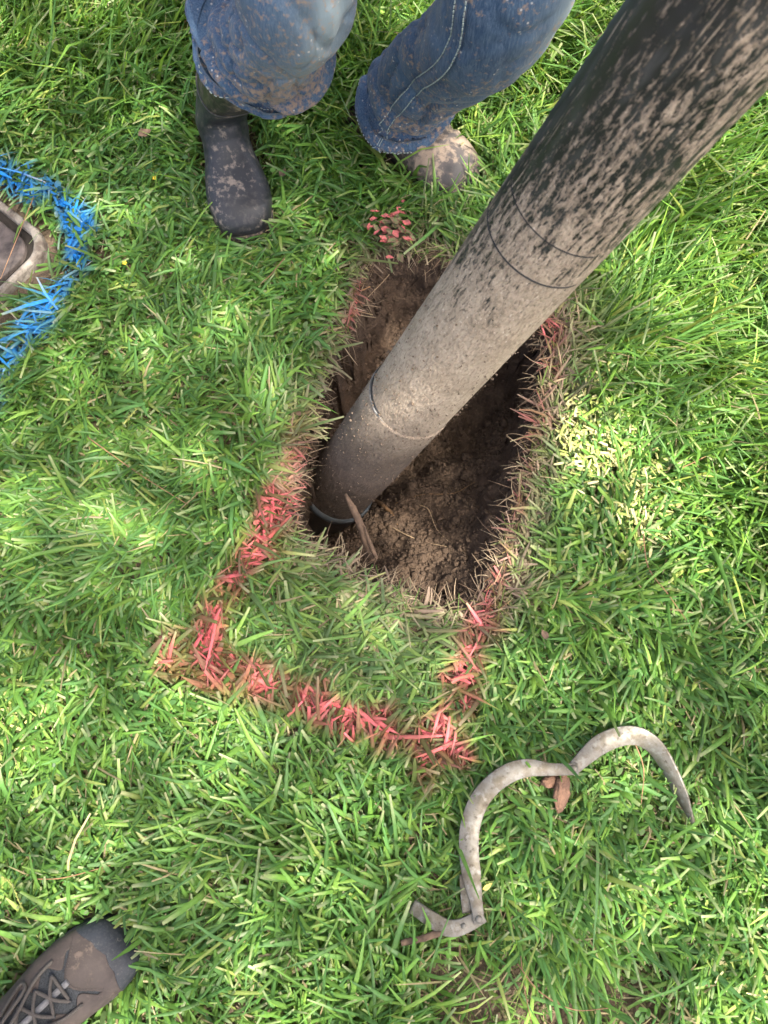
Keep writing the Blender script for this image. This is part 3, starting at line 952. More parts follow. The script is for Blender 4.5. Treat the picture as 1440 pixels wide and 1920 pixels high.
# roots and torn straw hanging out of the sod at the rim
vs, n = [], 900
idx = RNG.integers(len(HOLE), size=n)
ctr = HOLE.mean(0)
base = HOLE[idx] + RNG.normal(0, .006, (n, 2))
inw = ctr - base; inw /= np.linalg.norm(inw, axis=1)[:, None]
root = np.column_stack([base, RNG.uniform(-.035, .012, n)])
vb = blades(root, np.arctan2(inw[:, 1], inw[:, 0]) + RNG.normal(0, .9, n), RNG.uniform(.015, .055, n), RNG.uniform(.0006, .0022, n), RNG.uniform(.9, 1.9, n), RNG.uniform(0, 1.1, n), RNG.normal(0, .6, n), 4, np.full(n, .4), RNG.normal(0, .5, n))
col = np.array([[0.22, 0.165, 0.11], [0.13, 0.09, 0.06], [0.30, 0.24, 0.16]])[RNG.choice(3, n)]
o = obj('rim_roots', mesh_np('rim_roots', vb.reshape(-1, 3), blade_quads(n, 4), None, np.repeat(col, 8, 0)), M_DRY)
tag(o, 'fine torn roots and straw fringing the edge of the hole', 'roots', kind='stuff')

# ------------------------------------------------------------------ worker: jeans and rubber boots
def mudded(name, base, base2, mud, amount=0.5, scale=35, rough=0.6, bumpn=180, spec=0.4, mud2=None, thin=0.25):
    m, nt, b, out = new_mat(name)
    v = coords(nt)
    n1 = noise(nt, v, scale * 2.2, 5, 0.66, 0.0); n2_ = noise(nt, v, scale * 0.45, 3); n3 = noise(nt, v, bumpn, 3)
    c = mixc(nt, ramp(nt, n2_, [(0.35, 0.0), (0.65, 1.0)]), base, base2)
    t = math_n(nt, 'ADD', math_n(nt, 'MULTIPLY', n1, 0.5), math_n(nt, 'MULTIPLY', n2_, 0.5))
    c = mixc(nt, ramp(nt, n1, [(0.48, 0.0), (0.78, 0.25)]), c, mud)
    e = 0.66 - 0.30 * amount
    mask = ramp(nt, t, [(e, 0.0), (e + .035, thin), (e + .08, 1.0)])
    mc = mixc(nt, n3, mud, mud2 if mud2 else tuple(x * .7 for x in mud))
    L(nt, mixc(nt, mask, c, mc), b.inputs['Base Color'])
    mr = nt.nodes.new('ShaderNodeMapRange'); L(nt, mask, mr.inputs[0]); mr.inputs['To Min'].default_value = rough; mr.inputs['To Max'].default_value = .95
    L(nt, mr.outputs[0], b.inputs['Roughness'])
    b.inputs['Specular IOR Level'].default_value = spec
    bump(nt, b, math_n(nt, 'ADD', mask, math_n(nt, 'MULTIPLY', n3, 0.5)), 0.5, 0.0015)
    return m
M_BOOT = mudded('dusty_black_rubber', (0.018, 0.020, 0.024), (0.034, 0.036, 0.040), (0.27, 0.225, 0.185), 0.36, 38, 0.48, thin=.5)
M_BOOT2 = mudded('dried_mud_boot', (0.045, 0.043, 0.045), (0.12, 0.10, 0.09), (0.33, 0.26, 0.20), 0.62, 30, 0.6, thin=.5)
M_SHAFT = mudded('olive_black_rubber', (0.020, 0.020, 0.016), (0.035, 0.033, 0.027), (0.36, 0.27, 0.20), 0.42, 42, 0.42, thin=.2)
M_SOLE = mudded('boot_sole', (0.02, 0.02, 0.022), (0.04, 0.038, 0.036), (0.25, 0.19, 0.14), 0.5, 50, 0.8)

def denim_mat():
    m, nt, b, out = new_mat('blue_denim')
    tc = nt.nodes.new('ShaderNodeAttribute'); tc.attribute_name = 'Col'      # worn, painted-lit and dirty zones of the cloth
    v = coords(nt)
    sx = nt.nodes.new('ShaderNodeSeparateColor'); L(nt, tc.outputs['Color'], sx.inputs[0])
    fade_lit, dirt = sx.outputs[0], sx.outputs[1]
    big = noise(nt, v, 14, 4)
    slub = noise(nt, coords(nt, 'Object', (1, 1, .12)), 420, 3, .7)
    c = mixc(nt, ramp(nt, big, [(0.3, 0.0), (0.7, 1.0)]), (0.020, 0.045, 0.092), (0.042, 0.085, 0.150))
    c = mixc(nt, math_n(nt, 'MULTIPLY', fade_lit, 1.0, None, True), c, (0.23, 0.29, 0.31))
    c = mixc(nt, ramp(nt, slub, [(0.40, 0.0), (0.80, 0.35)]), c, (0.24, 0.31, 0.38))
    n1 = noise(nt, v, 130, 5, .62, 0.0); n0 = noise(nt, v, 11, 3)
    t = math_n(nt, 'ADD', math_n(nt, 'MULTIPLY', n1, .72), math_n(nt, 'MULTIPLY', n0, .28))
    t = math_n(nt, 'ADD', t, math_n(nt, 'MULTIPLY', dirt, 0.17))
    mask = ramp(nt, t, [(0.585, 0.0), (0.69, 0.8)])
    c = mixc(nt, mask, c, mixc(nt, n1, (0.22, 0.145, 0.095), (0.33, 0.24, 0.17)))
    spk = nt.nodes.new('ShaderNodeTexVoronoi'); spk.inputs['Scale'].default_value = 95; L(nt, v, spk.inputs['Vector'])
    sp = math_n(nt, 'MULTIPLY', ramp(nt, spk.outputs['Distance'], [(0.10, 1.0), (0.2, 0.0)]), ramp(nt, noise(nt, v, 22, 3), [(0.5, 0.0), (0.6, 0.9)]))
    c = mixc(nt, sp, c, (0.50, 0.47, 0.43))
    L(nt, c, b.inputs['Base Color'])
    b.inputs['Roughness'].default_value = 0.92
    b.inputs['Specular IOR Level'].default_value = 0.15
    b.inputs['Sheen Weight'].default_value = 0.15
    wv = nt.nodes.new('ShaderNodeTexWave'); wv.inputs['Scale'].default_value = 330; wv.bands_direction = 'DIAGONAL'; L(nt, v, wv.inputs['Vector'])
    bump(nt, b, math_n(nt, 'ADD', math_n(nt, 'MULTIPLY', wv.outputs[0], .3), math_n(nt, 'ADD', slub, mask)), 0.5, 0.001)
    return m
M_DENIM = denim_mat()
M_THREAD = plain('pale_seam_thread', (0.34, 0.40, 0.38), 0.8, 0.3, 90, 0.2, 0.0005)

person = empty('person', (-0.12, 1.15, 0))
tag(person, 'person in mud-splashed blue jeans and black rubber boots crouching beyond the hole', 'person')
PL = np.array(person.location)

def ring_loft(rings, n_out, sides, expo=2.5):
    """rings: Tx Tz Bx Bz halfwidth y-offset; returns (n_out,sides,3) in foot space (x forward, y left, z up)"""
    Rg = spline(rings, n_out)
    ph = np.arange(sides) / sides * 2 * math.pi
    cs, sn = np.cos(ph), np.sin(ph)
    f = (np.abs(cs) ** expo + np.abs(sn) ** expo) ** (-1 / expo)
    cs, sn = cs * f, sn * f
    C_ = np.stack([(Rg[:, 0] + Rg[:, 2]) / 2, Rg[:, 5], (Rg[:, 1] + Rg[:, 3]) / 2], -1)
    A_ = np.stack([(Rg[:, 0] - Rg[:, 2]) / 2, 0 * Rg[:, 0], (Rg[:, 1] - Rg[:, 3]) / 2], -1)
    Y_ = np.stack([0 * Rg[:, 4], np.maximum(Rg[:, 4], .002), 0 * Rg[:, 4]], -1)
    return C_[:, None] + A_[:, None] * cs[None, :, None] + Y_[:, None] * sn[None, :, None]

def foot_frame(heel, toe):
    u = (toe - heel).normalized(); l = Vector((-u.y, u.x, 0))
    M = Matrix((u, l, Vector((0, 0, 1)))).transposed().to_4x4(); M.translation = heel
    return M
def xf(M, P):
    P = np.asarray(P); A = np.array(M)
    return P @ A[:3, :3].T + A[:3, 3]

BOOT_RINGS = [(.308, .032, .306, .018, .010), (.303, .047, .302, .008, .031), (.288, .062, .289, .002, .046), (.262, .072, .266, 0, .055), (.225, .078, .23, 0, .058),
              (.195, .086, .185, 0, .053), (.172, .100, .135, 0, .046), (.158, .118, .08, 0, .043), (.153, .136, .03, 0, .045), (.160, .155, .002, .04, .049), (.178, .180, .012, .13, .054),
              (.200, .210, .040, .215, .059), (.222, .240, .075, .285, .063), (.243, .268, .105, .330, .067), (.268, .300, .135, .372, .069), (.295, .335, .160, .410, .070)]
def boot(heel, toe, lat, mat_foot, label, cut=0.69, nring=16):
    M = foot_frame(heel, toe)
    rings = []
    for q_ in BOOT_RINGS[:nring]:
        zc_ = (q_[1] + q_[3]) / 2
        rings.append((*q_, lat * max(zc_ - .08, 0)))
    n_, sd_ = 100, 56
    G = ring_loft([(*q_[:4], q_[4] * 1.07, q_[5]) for q_ in rings], n_, sd_)
    Pn = G.reshape(-1, 3)
    k = np.arange(n_) / (n_ - 1)
    # rubber creases over the instep and a raised toe rand
    ctr = G.mean(1, keepdims=True); dv = G - ctr
    cre = np.exp(-((k - .50) / .10) ** 2)[:, None] * (vnoise(G * np.array([95, 16, 60]), 5) - .5) * .10
    cre = cre + (fbm(G * 22, 8, 2) - .5) * .05
    rand = ((G[..., 2] < .018) & (k[:, None] < .6)) * .02
    toec = np.exp(-((k - .235) / .012) ** 2)[:, None] * .018
    G = ctr + dv * (1 + cre + rand + toec)[..., None]
    kc = int(n_ * cut)
    def piece(a, b, nm, mt, par, grow=0.0):
        g = G[a:b].copy()
        if grow:
            c_ = g.mean(1, keepdims=True); g = c_ + (g - c_) * (1 + grow)
        w = xf(M, g.reshape(-1, 3)) - PL
        nn = b - a
        T_ = []
        vv = w
        if a == 0:
            vv = np.vstack([w, w[:sd_].mean(0)]); T_ = [(len(w), (j + 1) % sd_, j) for j in range(sd_)]
        return obj(nm, mesh_np(nm, vv, grid_quads(nn, sd_, True), T_), mt, par, True)
    b_ = piece(0, kc + 1, 'boot', mat_foot, person)
    b_['label'] = label
    piece(kc, n_, 'shaft', M_SHAFT, b_, 0.022)
    # seam bead where shaft meets foot
    ringp = xf(M, G[kc] * 1.0) - PL; c_ = ringp.mean(0); ringp = c_ + (ringp - c_) * 1.03
    MB().tube(np.vstack([ringp, ringp[:2]]), .0018, 6, False).build('seam', M_SHAFT, b_)
    # outsole slab
    ox = [(.312, .0), (.306, .026), (.285, .050), (.25, .061), (.21, .061), (.16, .050), (.10, .043), (.04, .044), (.0, .036), (-.010, .0)]
    loop = ox + [(x_, -y_) for x_, y_ in ox[-2:0:-1]]
    loop = spline(loop + loop[:1], 80)[:-1]
    lv_, nn = [], len(loop)
    for z_, gr in ((-.012, .97), (.0, 1.0), (.012, 1.012), (.017, .99)):
        c_ = loop.mean(0); lv_.append(np.column_stack([c_ + (loop - c_) * gr, np.full(nn, z_)]))
    lv_ = np.concatenate(lv_)
    vv = np.vstack([lv_, [.16, 0, -.012], [.16, 0, .017]])
    T_ = [(len(lv_), (j + 1) % nn, j) for j in range(nn)] + [(len(lv_) + 1, 3 * nn + j, 3 * nn + (j + 1) % nn) for j in range(nn)]
    obj('sole', mesh_np('sole', xf(M, vv) - PL, grid_quads(4, nn, True), T_), M_SOLE, b_, False)
    return M
MA = boot(*BOOT_A, 0.36, M_BOOT, 'black rubber boot with patches of pale dried mud')
MBt = boot(*BOOT_B, -0.10, M_BOOT2, 'rubber boot almost wholly coated in pale dried mud', 0.85, 10)

def leg_surface(path, radii, n_, sides, seed, folds, flare):
    P = spline(path, n_); rr = spline([[q_] for q_ in radii], n_)[:, 0]
    T_ = np.gradient(P, axis=0); T_ /= np.linalg.norm(T_, axis=1)[:, None]
    fwd = np.array([0.1, -1.0, 0]);
    k = np.linspace(0, 1, n_)
    ph = np.arange(sides) / sides * 2 * math.pi
    G = np.zeros((n_, sides, 3)); NR = np.zeros((n_, sides, 3))
    for i in range(n_):
        f = fwd - T_[i] * (fwd @ T_[i]); f /= np.linalg.norm(f); l = np.cross(T_[i], f)
        d_ = np.cos(ph)[:, None] * f + np.sin(ph)[:, None] * l
        NR[i] = d_; G[i] = P[i] + d_ * rr[i]
    return P, rr, G, NR, k, ph

def make_leg(path, radii, seed, cuff_folds, seam_phi=None, fade_lit_phi=0.0):
    n_, sides = 150, 112
    P, rr, G, NR, k, ph = leg_surface(path, radii, n_, sides, seed, None, None)
    K = k[:, None]; PH = ph[None, :]
    cx = np.stack([np.cos(PH) * np.ones_like(K) * 1.2, np.sin(PH) * np.ones_like(K) * 1.2, K * np.ones_like(PH) * 9], -1)
    soft = smoothstep(0.0, 0.03, K)
    disp = (fbm(cx * np.array([.8, .8, .6]), seed, 2) - .5) * .022
    # folds that run round the leg, stacked above the hem and thinning out towards the knee
    fz = K * 19 + .9 * np.sin(PH + seed) + .5 * np.sin(2 * PH + 1.3 * seed)
    fold_ = vnoise(np.stack([np.cos(PH) * .55 + 0 * K, np.sin(PH) * .55 + 0 * K, fz], -1), seed + 4) - .5
    env_ = np.exp(-(K / .24) ** 2) + .45 * np.exp(-((K - .42) / .2) ** 2)
    disp -= np.exp(-(fold_ / .055) ** 2) * .016 * env_ * soft
    fold_ = np.sign(fold_) * np.abs(fold_ * 2) ** .75 / 2
    disp += fold_ * (.050 * np.exp(-(K / .20) ** 2) + .010 * np.exp(-((K - .4) / .2) ** 2)) * soft
    diag = vnoise(np.stack([PH * .9 + K * 7, K * 13 - PH * 1.1, 0 * (K + PH)], -1), seed + 22) - .5
    disp -= np.exp(-(diag / .05) ** 2) * .009 * np.exp(-((K - .30) / .22) ** 2) * soft
    disp += diag * .014 * np.exp(-((K - .25) / .2) ** 2)
    pinch = vnoise(np.stack([np.cos(PH) * 1.5 + K * 4, np.sin(PH) * 1.5 - K * 3, K * 26 + 0 * PH], -1), seed + 91) - .5
    disp -= np.exp(-(pinch / .035) ** 2) * .0065 * (np.exp(-((K - .16) / .16) ** 2) + .4 * np.exp(-((K - .45) / .12) ** 2)) * soft
    disp += (vnoise(np.stack([np.cos(PH) * 5 + 0 * K, np.sin(PH) * 5 + 0 * K, K * 60 + 0 * PH], -1), seed + 31) - .5) * .0022
    disp += .0026 * (1 - smoothstep(.030, .034, K))                  # doubled cloth of the hem
    for (pos, amp, dirn) in cuff_folds:
        disp += amp * np.exp(-((K - pos) / .045) ** 2) * np.clip(np.cos(PH - dirn), 0, 1)
    G = G + NR * disp[..., None]
    # worn pale front on leg A, lit right edge painted on leg B, dirt lower
    dphi = np.abs((PH - fade_lit_phi + math.pi) % (2 * math.pi) - math.pi)
    fade_lit = np.exp(-(dphi / .70) ** 2) * smoothstep(.18, .45, K) * 0.95
    fade_lit = fade_lit * (0.75 + 0.5 * (fbm(cx * 1.5, seed + 55, 3) - .5) * 2)
    dirt = (0.35 + 0.65 * np.exp(-((K - .2) / .18) ** 2)) * (0.4 + 0.6 * np.exp(-(dphi / 1.3) ** 2))
    col = np.stack([np.clip(fade_lit, 0, 1), np.clip(dirt * np.ones_like(fade_lit), 0, 1), 0 * fade_lit], -1)
    # turned hem: fold the first rows inwards
    inner = G[:1] - NR[:1] * .006 + (P[2] - P[0]) * 1.6
    inner2 = G[:1] - NR[:1] * .007 + (P[8] - P[0])
    edge = G[:1] - NR[:1] * .003 - (P[2] - P[0]) * .35
    Gx = np.concatenate([inner2, inner, edge, G]); col = np.concatenate([col[:1], col[:1], col[:1], col])
    return Gx, col, G, NR, k, ph

LEG_A = [(-.190, .972, .352), (-.176, .942, .396), (-.145, .905, .465), (-.105, .880, .560), (-.100, .95, .67), (-.10, 1.10, .80), (-.10, 1.27, .91)]
RAD_A = [.080, .080, .079, .083, .090, .106, .125]
LEG_B = [(.028, 1.108, .105), (.050, 1.066, .19), (.095, .985, .33), (.150, .900, .475), (.165, .930, .60), (.140, 1.08, .76), (.10, 1.27, .90)]
RAD_B = [.078, .075, .075, .083, .092, .108, .125]
jv, jc, jq, off = [], [], [], 0
seams = []
for path, rad, seed, folds, fphi in ((LEG_A, RAD_A, 5, [(.02, .030, -1.9), (.03, .012, 1.0)], 0.45), (LEG_B, RAD_B, 15, [(.02, .008, 0.0), (.09, .012, 1.2)], 1.45)):
    Gx, col, G, NR, k, ph = make_leg(path, rad, seed, folds, None, fphi)
    jv.append(Gx.reshape(-1, 3)); jc.append(col.reshape(-1, 3)); jq.append(grid_quads(len(Gx), Gx.shape[1], True) + off); off += Gx.shape[0] * Gx.shape[1]
    seams.append((G, NR, k, ph))
# seat of the trousers
hipP = spline([(-.0, 1.29, .83), (0, 1.30, .91), (0, 1.31, 1.0), (0, 1.32, 1.08)], 14)
hr = spline([(.10, .09), (.20, .15), (.19, .14), (.17, .12)], 14)
ph = np.arange(64) / 64 * 2 * math.pi
HG = hipP[:, None] + np.stack([hr[:, :1] * np.cos(ph), hr[:, 1:] * np.sin(ph), 0 * hr[:, :1] * ph], -1)
hv = np.vstack([HG.reshape(-1, 3), hipP[-1]])
jv.append(hv); jc.append(np.tile([.2, .3, 0], (len(hv), 1))); jq.append(grid_quads(14, 64, True) + off)
jt = [(off + 13 * 64 + j, off + 13 * 64 + (j + 1) % 64, off + 14 * 64) for j in range(64)]
jeans = obj('jeans', mesh_np('jeans', np.concatenate(jv) - PL, np.concatenate(jq), jt, np.concatenate(jc)), M_DENIM, person, True)
# double-stitched outer seam on the right-hand leg of the picture
def seam_on(G, NR, phi_of, k0, k1, nm, width=.018):
    n_, sides = G.shape[:2]
    ks = np.arange(int(k0 * n_), int(k1 * n_))
    pts, nrm = [], []
    for i in ks:
        f_ = (phi_of(i / n_) / (2 * math.pi) * sides) % sides; j = int(f_); t = f_ - j
        pts.append(G[i, j] * (1 - t) + G[i, (j + 1) % sides] * t); nrm.append(NR[i, j])
    pts, nrm = np.array(pts), np.array(nrm)
    tg = np.gradient(pts, axis=0); tg /= np.linalg.norm(tg, axis=1)[:, None]
    sdv = np.cross(tg, nrm)
    rows = np.stack([pts - sdv * width * .6 + nrm * .0005, pts - sdv * width * .45 + nrm * .0028, pts + nrm * .0036, pts + sdv * width * .45 + nrm * .0028, pts + sdv * width * .6 + nrm * .0005], 1)
    col = np.zeros((len(pts), 5, 3)); col[..., 1] = .25
    sm = obj('seam', mesh_np('seam', rows.reshape(-1, 3) - PL, grid_quads(len(pts), 5), None, col.reshape(-1, 3)), M_DENIM, jeans, True)
    mb = MB()
    for s in (-1, 1):
        line = pts + sdv * s * width * .52 + nrm * .0032
        fine_ = spline(line, len(line) * 4)
        for i in range(0, len(fine_) - 4, 4):
            mb.tube(fine_[i:i + 4] - PL, .0011, 4)
    mb.build('stitching', M_THREAD, sm)
G, NR, k, ph = seams[1]
seam_on(G, NR, lambda t: -0.48 - 0.85 * t, .02, .75, 'seam')

for G_, NR_, k_, ph_ in seams:
    i_ = int(.026 * len(G_)); ringp = G_[i_] + NR_[i_] * .0012
    fine_ = spline(np.vstack([ringp, ringp[:1]]), 420); mbh = MB()
    for i in range(0, 416, 5): mbh.tube(fine_[i:i + 4] - PL, .0010, 4)
    mbh.build('hem_stitching', M_THREAD, jeans)

# ------------------------------------------------------------------ photographer's hiking shoe
shoe = empty('hiking_shoe', SHOE[0])
tag(shoe, 'brown leather hiking shoe with black rubber toe cap and grey laces at lower left', 'shoe')
SM = foot_frame(*SHOE) @ Matrix.Diagonal((1.0, 1.12, 1.0, 1)); SL = np.array(shoe.location)
SR = [(.300, .030, .300, .020, .008), (.296, .044, .296, .014, .026), (.284, .057, .285, .010, .039), (.258, .066, .262, .008, .048), (.225, .074, .225, .006, .0515), (.19, .087, .19, .006, .050),
      (.15, .105, .145, .006, .045), (.115, .119, .095, .006, .041), (.088, .128, .045, .008, .039), (.072, .134, .008, .02, .038), (.065, .142, -.004, .07, .037), (.062, .150, 0, .11, .037)]
SR = [(*q_, -.012 * max(0, (q_[0] - .2) / .1)) for q_ in SR]
n_, sds = 360, 240
SG = ring_loft(SR, n_, sds, 2.35)
ctr = SG.mean(1, keepdims=True)
SNn = SG - ctr; SNn /= np.linalg.norm(SNn, axis=-1, keepdims=True)
SQ = grid_quads(n_, sds, True)
M_MESH = plain('black_shoe_mesh', (0.012, 0.014, 0.017), 0.85, 0.5, 600, 0.8, 0.001, col2=(0.05, 0.055, 0.06))
M_LEATH = mudded('brown_nubuck', (0.058, 0.045, 0.040), (0.044, 0.034, 0.029), (0.13, 0.10, 0.08), 0.30, 45, 0.75, thin=.3)
M_TOE = mudded('blue_black_rubber', (0.016, 0.020, 0.026), (0.026, 0.030, 0.036), (0.16, 0.14, 0.12), 0.26, 110, 0.62, thin=.3)
M_LACE = plain('grey_lace', (0.080, 0.070, 0.062), 0.9, 0.35, 500, 0.6, 0.001)
M_WEB = plain('pale_webbing', (0.17, 0.17, 0.175), 0.8, 0.25, 400, 0.4, 0.001)
M_MID = plain('grey_midsole', (0.060, 0.058, 0.057), 0.8, 0.35, 80, 0.3, 0.001)
top = SG[..., 2] > ctr[..., 2]
FX, FY, FZ = (SG.reshape(-1, 3)[SQ].mean(1)).T
def panel(name, sel, lift, mat, parent=shoe, thick=.0016):
    Pp = (SG + SNn * lift).reshape(-1, 3)
    qq = SQ[sel]; used, inv = np.unique(qq, return_inverse=True)
    o = obj(name, mesh_np(name, xf(SM, Pp[used]) - SL, inv.reshape(-1, 4)), mat, parent, True)
    md = o.modifiers.new('thickness', 'SOLIDIFY'); md.thickness = thick + lift * .6; md.offset = -1
    return o
Sg = SG[::4, ::4]; n4, s4 = Sg.shape[:2]
fill = np.vstack([xf(SM, Sg.reshape(-1, 3)) - SL, xf(SM, Sg[:1].mean(1)) - SL, xf(SM, Sg[-1:].mean(1)) - SL])
ft = [(n4 * s4, (j + 1) % s4, j) for j in range(s4)] + [(n4 * s4 + 1, (n4 - 1) * s4 + j, (n4 - 1) * s4 + (j + 1) % s4) for j in range(s4)]
obj('lining', mesh_np('lining', fill, grid_quads(n4, s4, True), ft), M_MESH, shoe, True)
yy = FY + .012 * np.clip((FX - .2) / .1, 0, 2)
cap = FX > .262 + 6.0 * (yy - .004) ** 2 - .45 * np.abs(yy) * (np.abs(yy) > .02) * 0
cap = FX > .268 - .55 * np.clip(np.abs(yy) - .022, 0, 1) + .35 * np.clip(.014 - np.abs(yy), 0, 1)
rim_ = (FZ < .034)
toe_p = (~cap) & (~rim_) & (FX > .226 - .012 * np.cos(yy * 70) + 5 * yy ** 2)
straps = np.abs(yy) > (.0265 + .0075 * np.cos((FX - .20) * 2 * math.pi / .036)) * (1 - .1 * (FX < .1))
side_p = (~cap) & (~rim_) & (~toe_p) & straps & (FX > -.01)
panel('toe_cap', cap, .0030, M_TOE)
panel('sole_rand', rim_ & ~cap, .0036, M_MID)
tp = panel('toe_panel', toe_p, .0020, M_LEATH)
panel('side_panel', side_p & (yy > 0), .0018, M_LEATH)
panel('side_panel', side_p & (yy < 0), .0018, M_LEATH)
# stitched seam behind the toe panel
def shoe_top(x_, y_, lift=.003):
    d_ = (SG[..., 0] - x_) ** 2 + (SG[..., 1] - y_) ** 2 + 10 * (~top)
    i = np.unravel_index(np.argmin(d_), d_.shape)
    return np.array([x_, y_, (SG[i] + SNn[i] * lift)[2]])
mb = MB()
for s in np.linspace(-.036, .036, 30):
    xb = .226 - .012 * math.cos(s * 70) + 5 * s ** 2 + .003
    p0 = shoe_top(xb, s - .012 * max(0, (xb - .2) / .1), .0034)
    mb.tube(xf(SM, [p0 + [-.0002, -.0008, 0], p0 + [.0002, .0008, 0]]) - SL, .0006, 4)
mb.build('stitching', M_LACE, tp)
# outsole
loop = np.array([(.304, 0), (.297, .026), (.278, .045), (.245, .055), (.20, .054), (.14, .046), (.08, .042), (.03, .042), (-.002, .030), (-.012, 0)])
loop = np.vstack([loop, loop[-2:0:-1] * [1, -1]]); loop = spline(np.vstack([loop, loop[:1]]), 91)[:-1]
loop[:, 1] -= .012 * np.clip((loop[:, 0] - .2) / .1, 0, 2)
lv_ = [np.column_stack([loop.mean(0) + (loop - loop.mean(0)) * g_, np.full(90, z_)]) for z_, g_ in ((-.012, .96), (-.004, 1.0), (.010, 1.01), (.016, .985))]
lv_ = np.concatenate(lv_); vv = np.vstack([lv_, [.15, 0, -.012], [.15, 0, .016]])
T_ = [(360, (j + 1) % 90, j) for j in range(90)] + [(361, 270 + j, 270 + (j + 1) % 90) for j in range(90)]
obj('outsole', mesh_np('outsole', xf(SM, vv) - SL, grid_quads(4, 90, True), T_), M_TOE, shoe)
# tongue webbing and laces
web = np.array([[shoe_top(x_, y_, .0028) for y_ in (-.004, .004)] for x_ in np.linspace(.218, .085, 24)])
o = obj('tongue_strap', mesh_np('tongue_strap', xf(SM, web.reshape(-1, 3)) - SL, grid_quads(24, 2)), M_WEB, shoe, True)
o.modifiers.new('thickness', 'SOLIDIFY').thickness = .0015
eye_x = [.206, .182, .158, .132, .106]
def lace(pts, r_=.0026):
    MB().tube(spline(xf(SM, pts) - SL, 26), r_, 7).build('lace', M_LACE, shoe)
for i, x_ in enumerate(eye_x):
    for s in (-1, 1):
        e0 = shoe_top(x_, s * .020, .0045)
        MB().tube(xf(SM, [e0 + [0, 0, .0005], e0 + [0, 0, .0022]]) - SL, .0034, 10).build('eyelet', M_GROOVE, shoe)
        if i < len(eye_x) - 1:
            lace([e0, shoe_top(x_ - .010, s * .006, .0075), shoe_top(eye_x[i + 1] + .006, -s * .010, .0065), shoe_top(eye_x[i + 1], -s * .020, .0045)])
lace([shoe_top(.206, -.020, .004), shoe_top(.208, 0, .0062), shoe_top(.206, .020, .004)])
for s, a_ in ((1, .03), (-1, .034)):
    lace([shoe_top(.105, 0, .009), shoe_top(.135, s * .018, .012), shoe_top(.172, s * a_, .009), shoe_top(.165, s * (a_ + .009), .008), shoe_top(.125, s * .020, .010), shoe_top(.103, 0, .011)])
    lace([shoe_top(.105, 0, .010), shoe_top(.150, s * .012, .011), shoe_top(.186, s * .030, .007), shoe_top(.214, s * .034, .005)])

# ------------------------------------------------------------------ water meter box at the left edge
M_LID = plain('weathered_brown_lid', (0.105, 0.085, 0.076), 0.85, 0.4, 38, 0.9, 0.004, col2=(0.036, 0.030, 0.028), fine=70)
M_RIM = plain('weathered_rim', (0.26, 0.235, 0.20), 0.9, 0.6, 30, 0.9, 0.005, col2=(0.07, 0.055, 0.045), fine=120)
M_GAP_SHADE = plain('gap_shade', (0.020, 0.016, 0.013), 1.0, 0.4, 80, 0.6, 0.002)
mbx = empty('meter_box', (BOX_C.x - .28, BOX_C.y, 0))
tag(mbx, 'weathered brown utility meter box lid set in the lawn, ringed by blue paint', 'meter box')
BL = np.array(mbx.location)
def slab(name, loop, levels, mat, cap=True, parent=mbx, warp=0.0):
    c_ = loop.mean(0); n_ = len(loop); vs_ = []
    for z_, g_ in levels:
        p_ = loop + (c_ - loop) / np.linalg.norm(c_ - loop, axis=1)[:, None] * g_
        vs_.append(np.column_stack([p_, np.full(n_, z_)]))
    vs_ = np.concatenate(vs_); T_ = []
    if warp: vs_ += (vnoise(vs_ * 70, 3)[:, None] - .5) * np.array([1, 1, .6]) * warp
    if cap:
        vs_ = np.vstack([vs_, [*c_, levels[-1][0]]]); o_ = (len(levels) - 1) * n_
        T_ = [(len(vs_) - 1, o_ + j, o_ + (j + 1) % n_) for j in range(n_)]
    return obj(name, mesh_np(name, vs_ - BL, grid_quads(len(levels), n_, True), T_), mat, parent)
slab('lid', LID, [(-.03, .011), (.0135, .011), (.0165, .0125), (.017, .015)], M_LID)
slab('gap_shade_sheet', LID, [(-.03, -.012), (.0055, -.010), (.0062, .002)], M_GAP_SHADE)  # near-black sheet that paints the shade of the gap round the lid
big = rrect(0.30, 0.44, 0.045, 0.0, 24)
slab('rim', big, [(-.04, -.007), (.016, -.007), (.0195, -.009), (.0195, -.022), (.013, -.026), (-.03, -.030)], M_RIM, False, warp=.003)

# ------------------------------------------------------------------ hinged steel clamp lying on the grass
def galv():
    m, nt, b, out = new_mat('weathered_galvanised_steel')
    v = coords(nt)
    n1 = noise(nt, v, 28, 5, .65); n2_ = noise(nt, v, 120, 4, .6)
    c = ramp(nt, n1, [(0.3, (0.075, 0.058, 0.036)), (0.42, (0.125, 0.108, 0.078)), (0.56, (0.18, 0.17, 0.145)), (0.70, (0.10, 0.082, 0.055))])
    c = mixc(nt, ramp(nt, noise(nt, v, 85, 3, .5), [(0.56, 0.0), (0.66, 0.55)]), c, (0.26, 0.26, 0.24))
    c = mixc(nt, ramp(nt, n2_, [(0.60, 0.0), (0.70, 0.7)]), c, (0.06, 0.045, 0.03))
    L(nt, c, b.inputs['Base Color'])
    b.inputs['Metallic'].default_value = 0.35
    L(nt, ramp(nt, n2_, [(0.3, 0.42), (0.7, 0.7)]), b.inputs['Roughness'])
    bump(nt, b, math_n(nt, 'ADD', n1, n2_), 0.3, 0.0012)
    return m
M_GALV = galv()
clamp = empty('hinged_clamp', at(990, 1560, 0.02))
tag(clamp, 'hinged curved galvanised steel clamp arm lying on the grass', 'clamp')
CL = np.array(clamp.location)

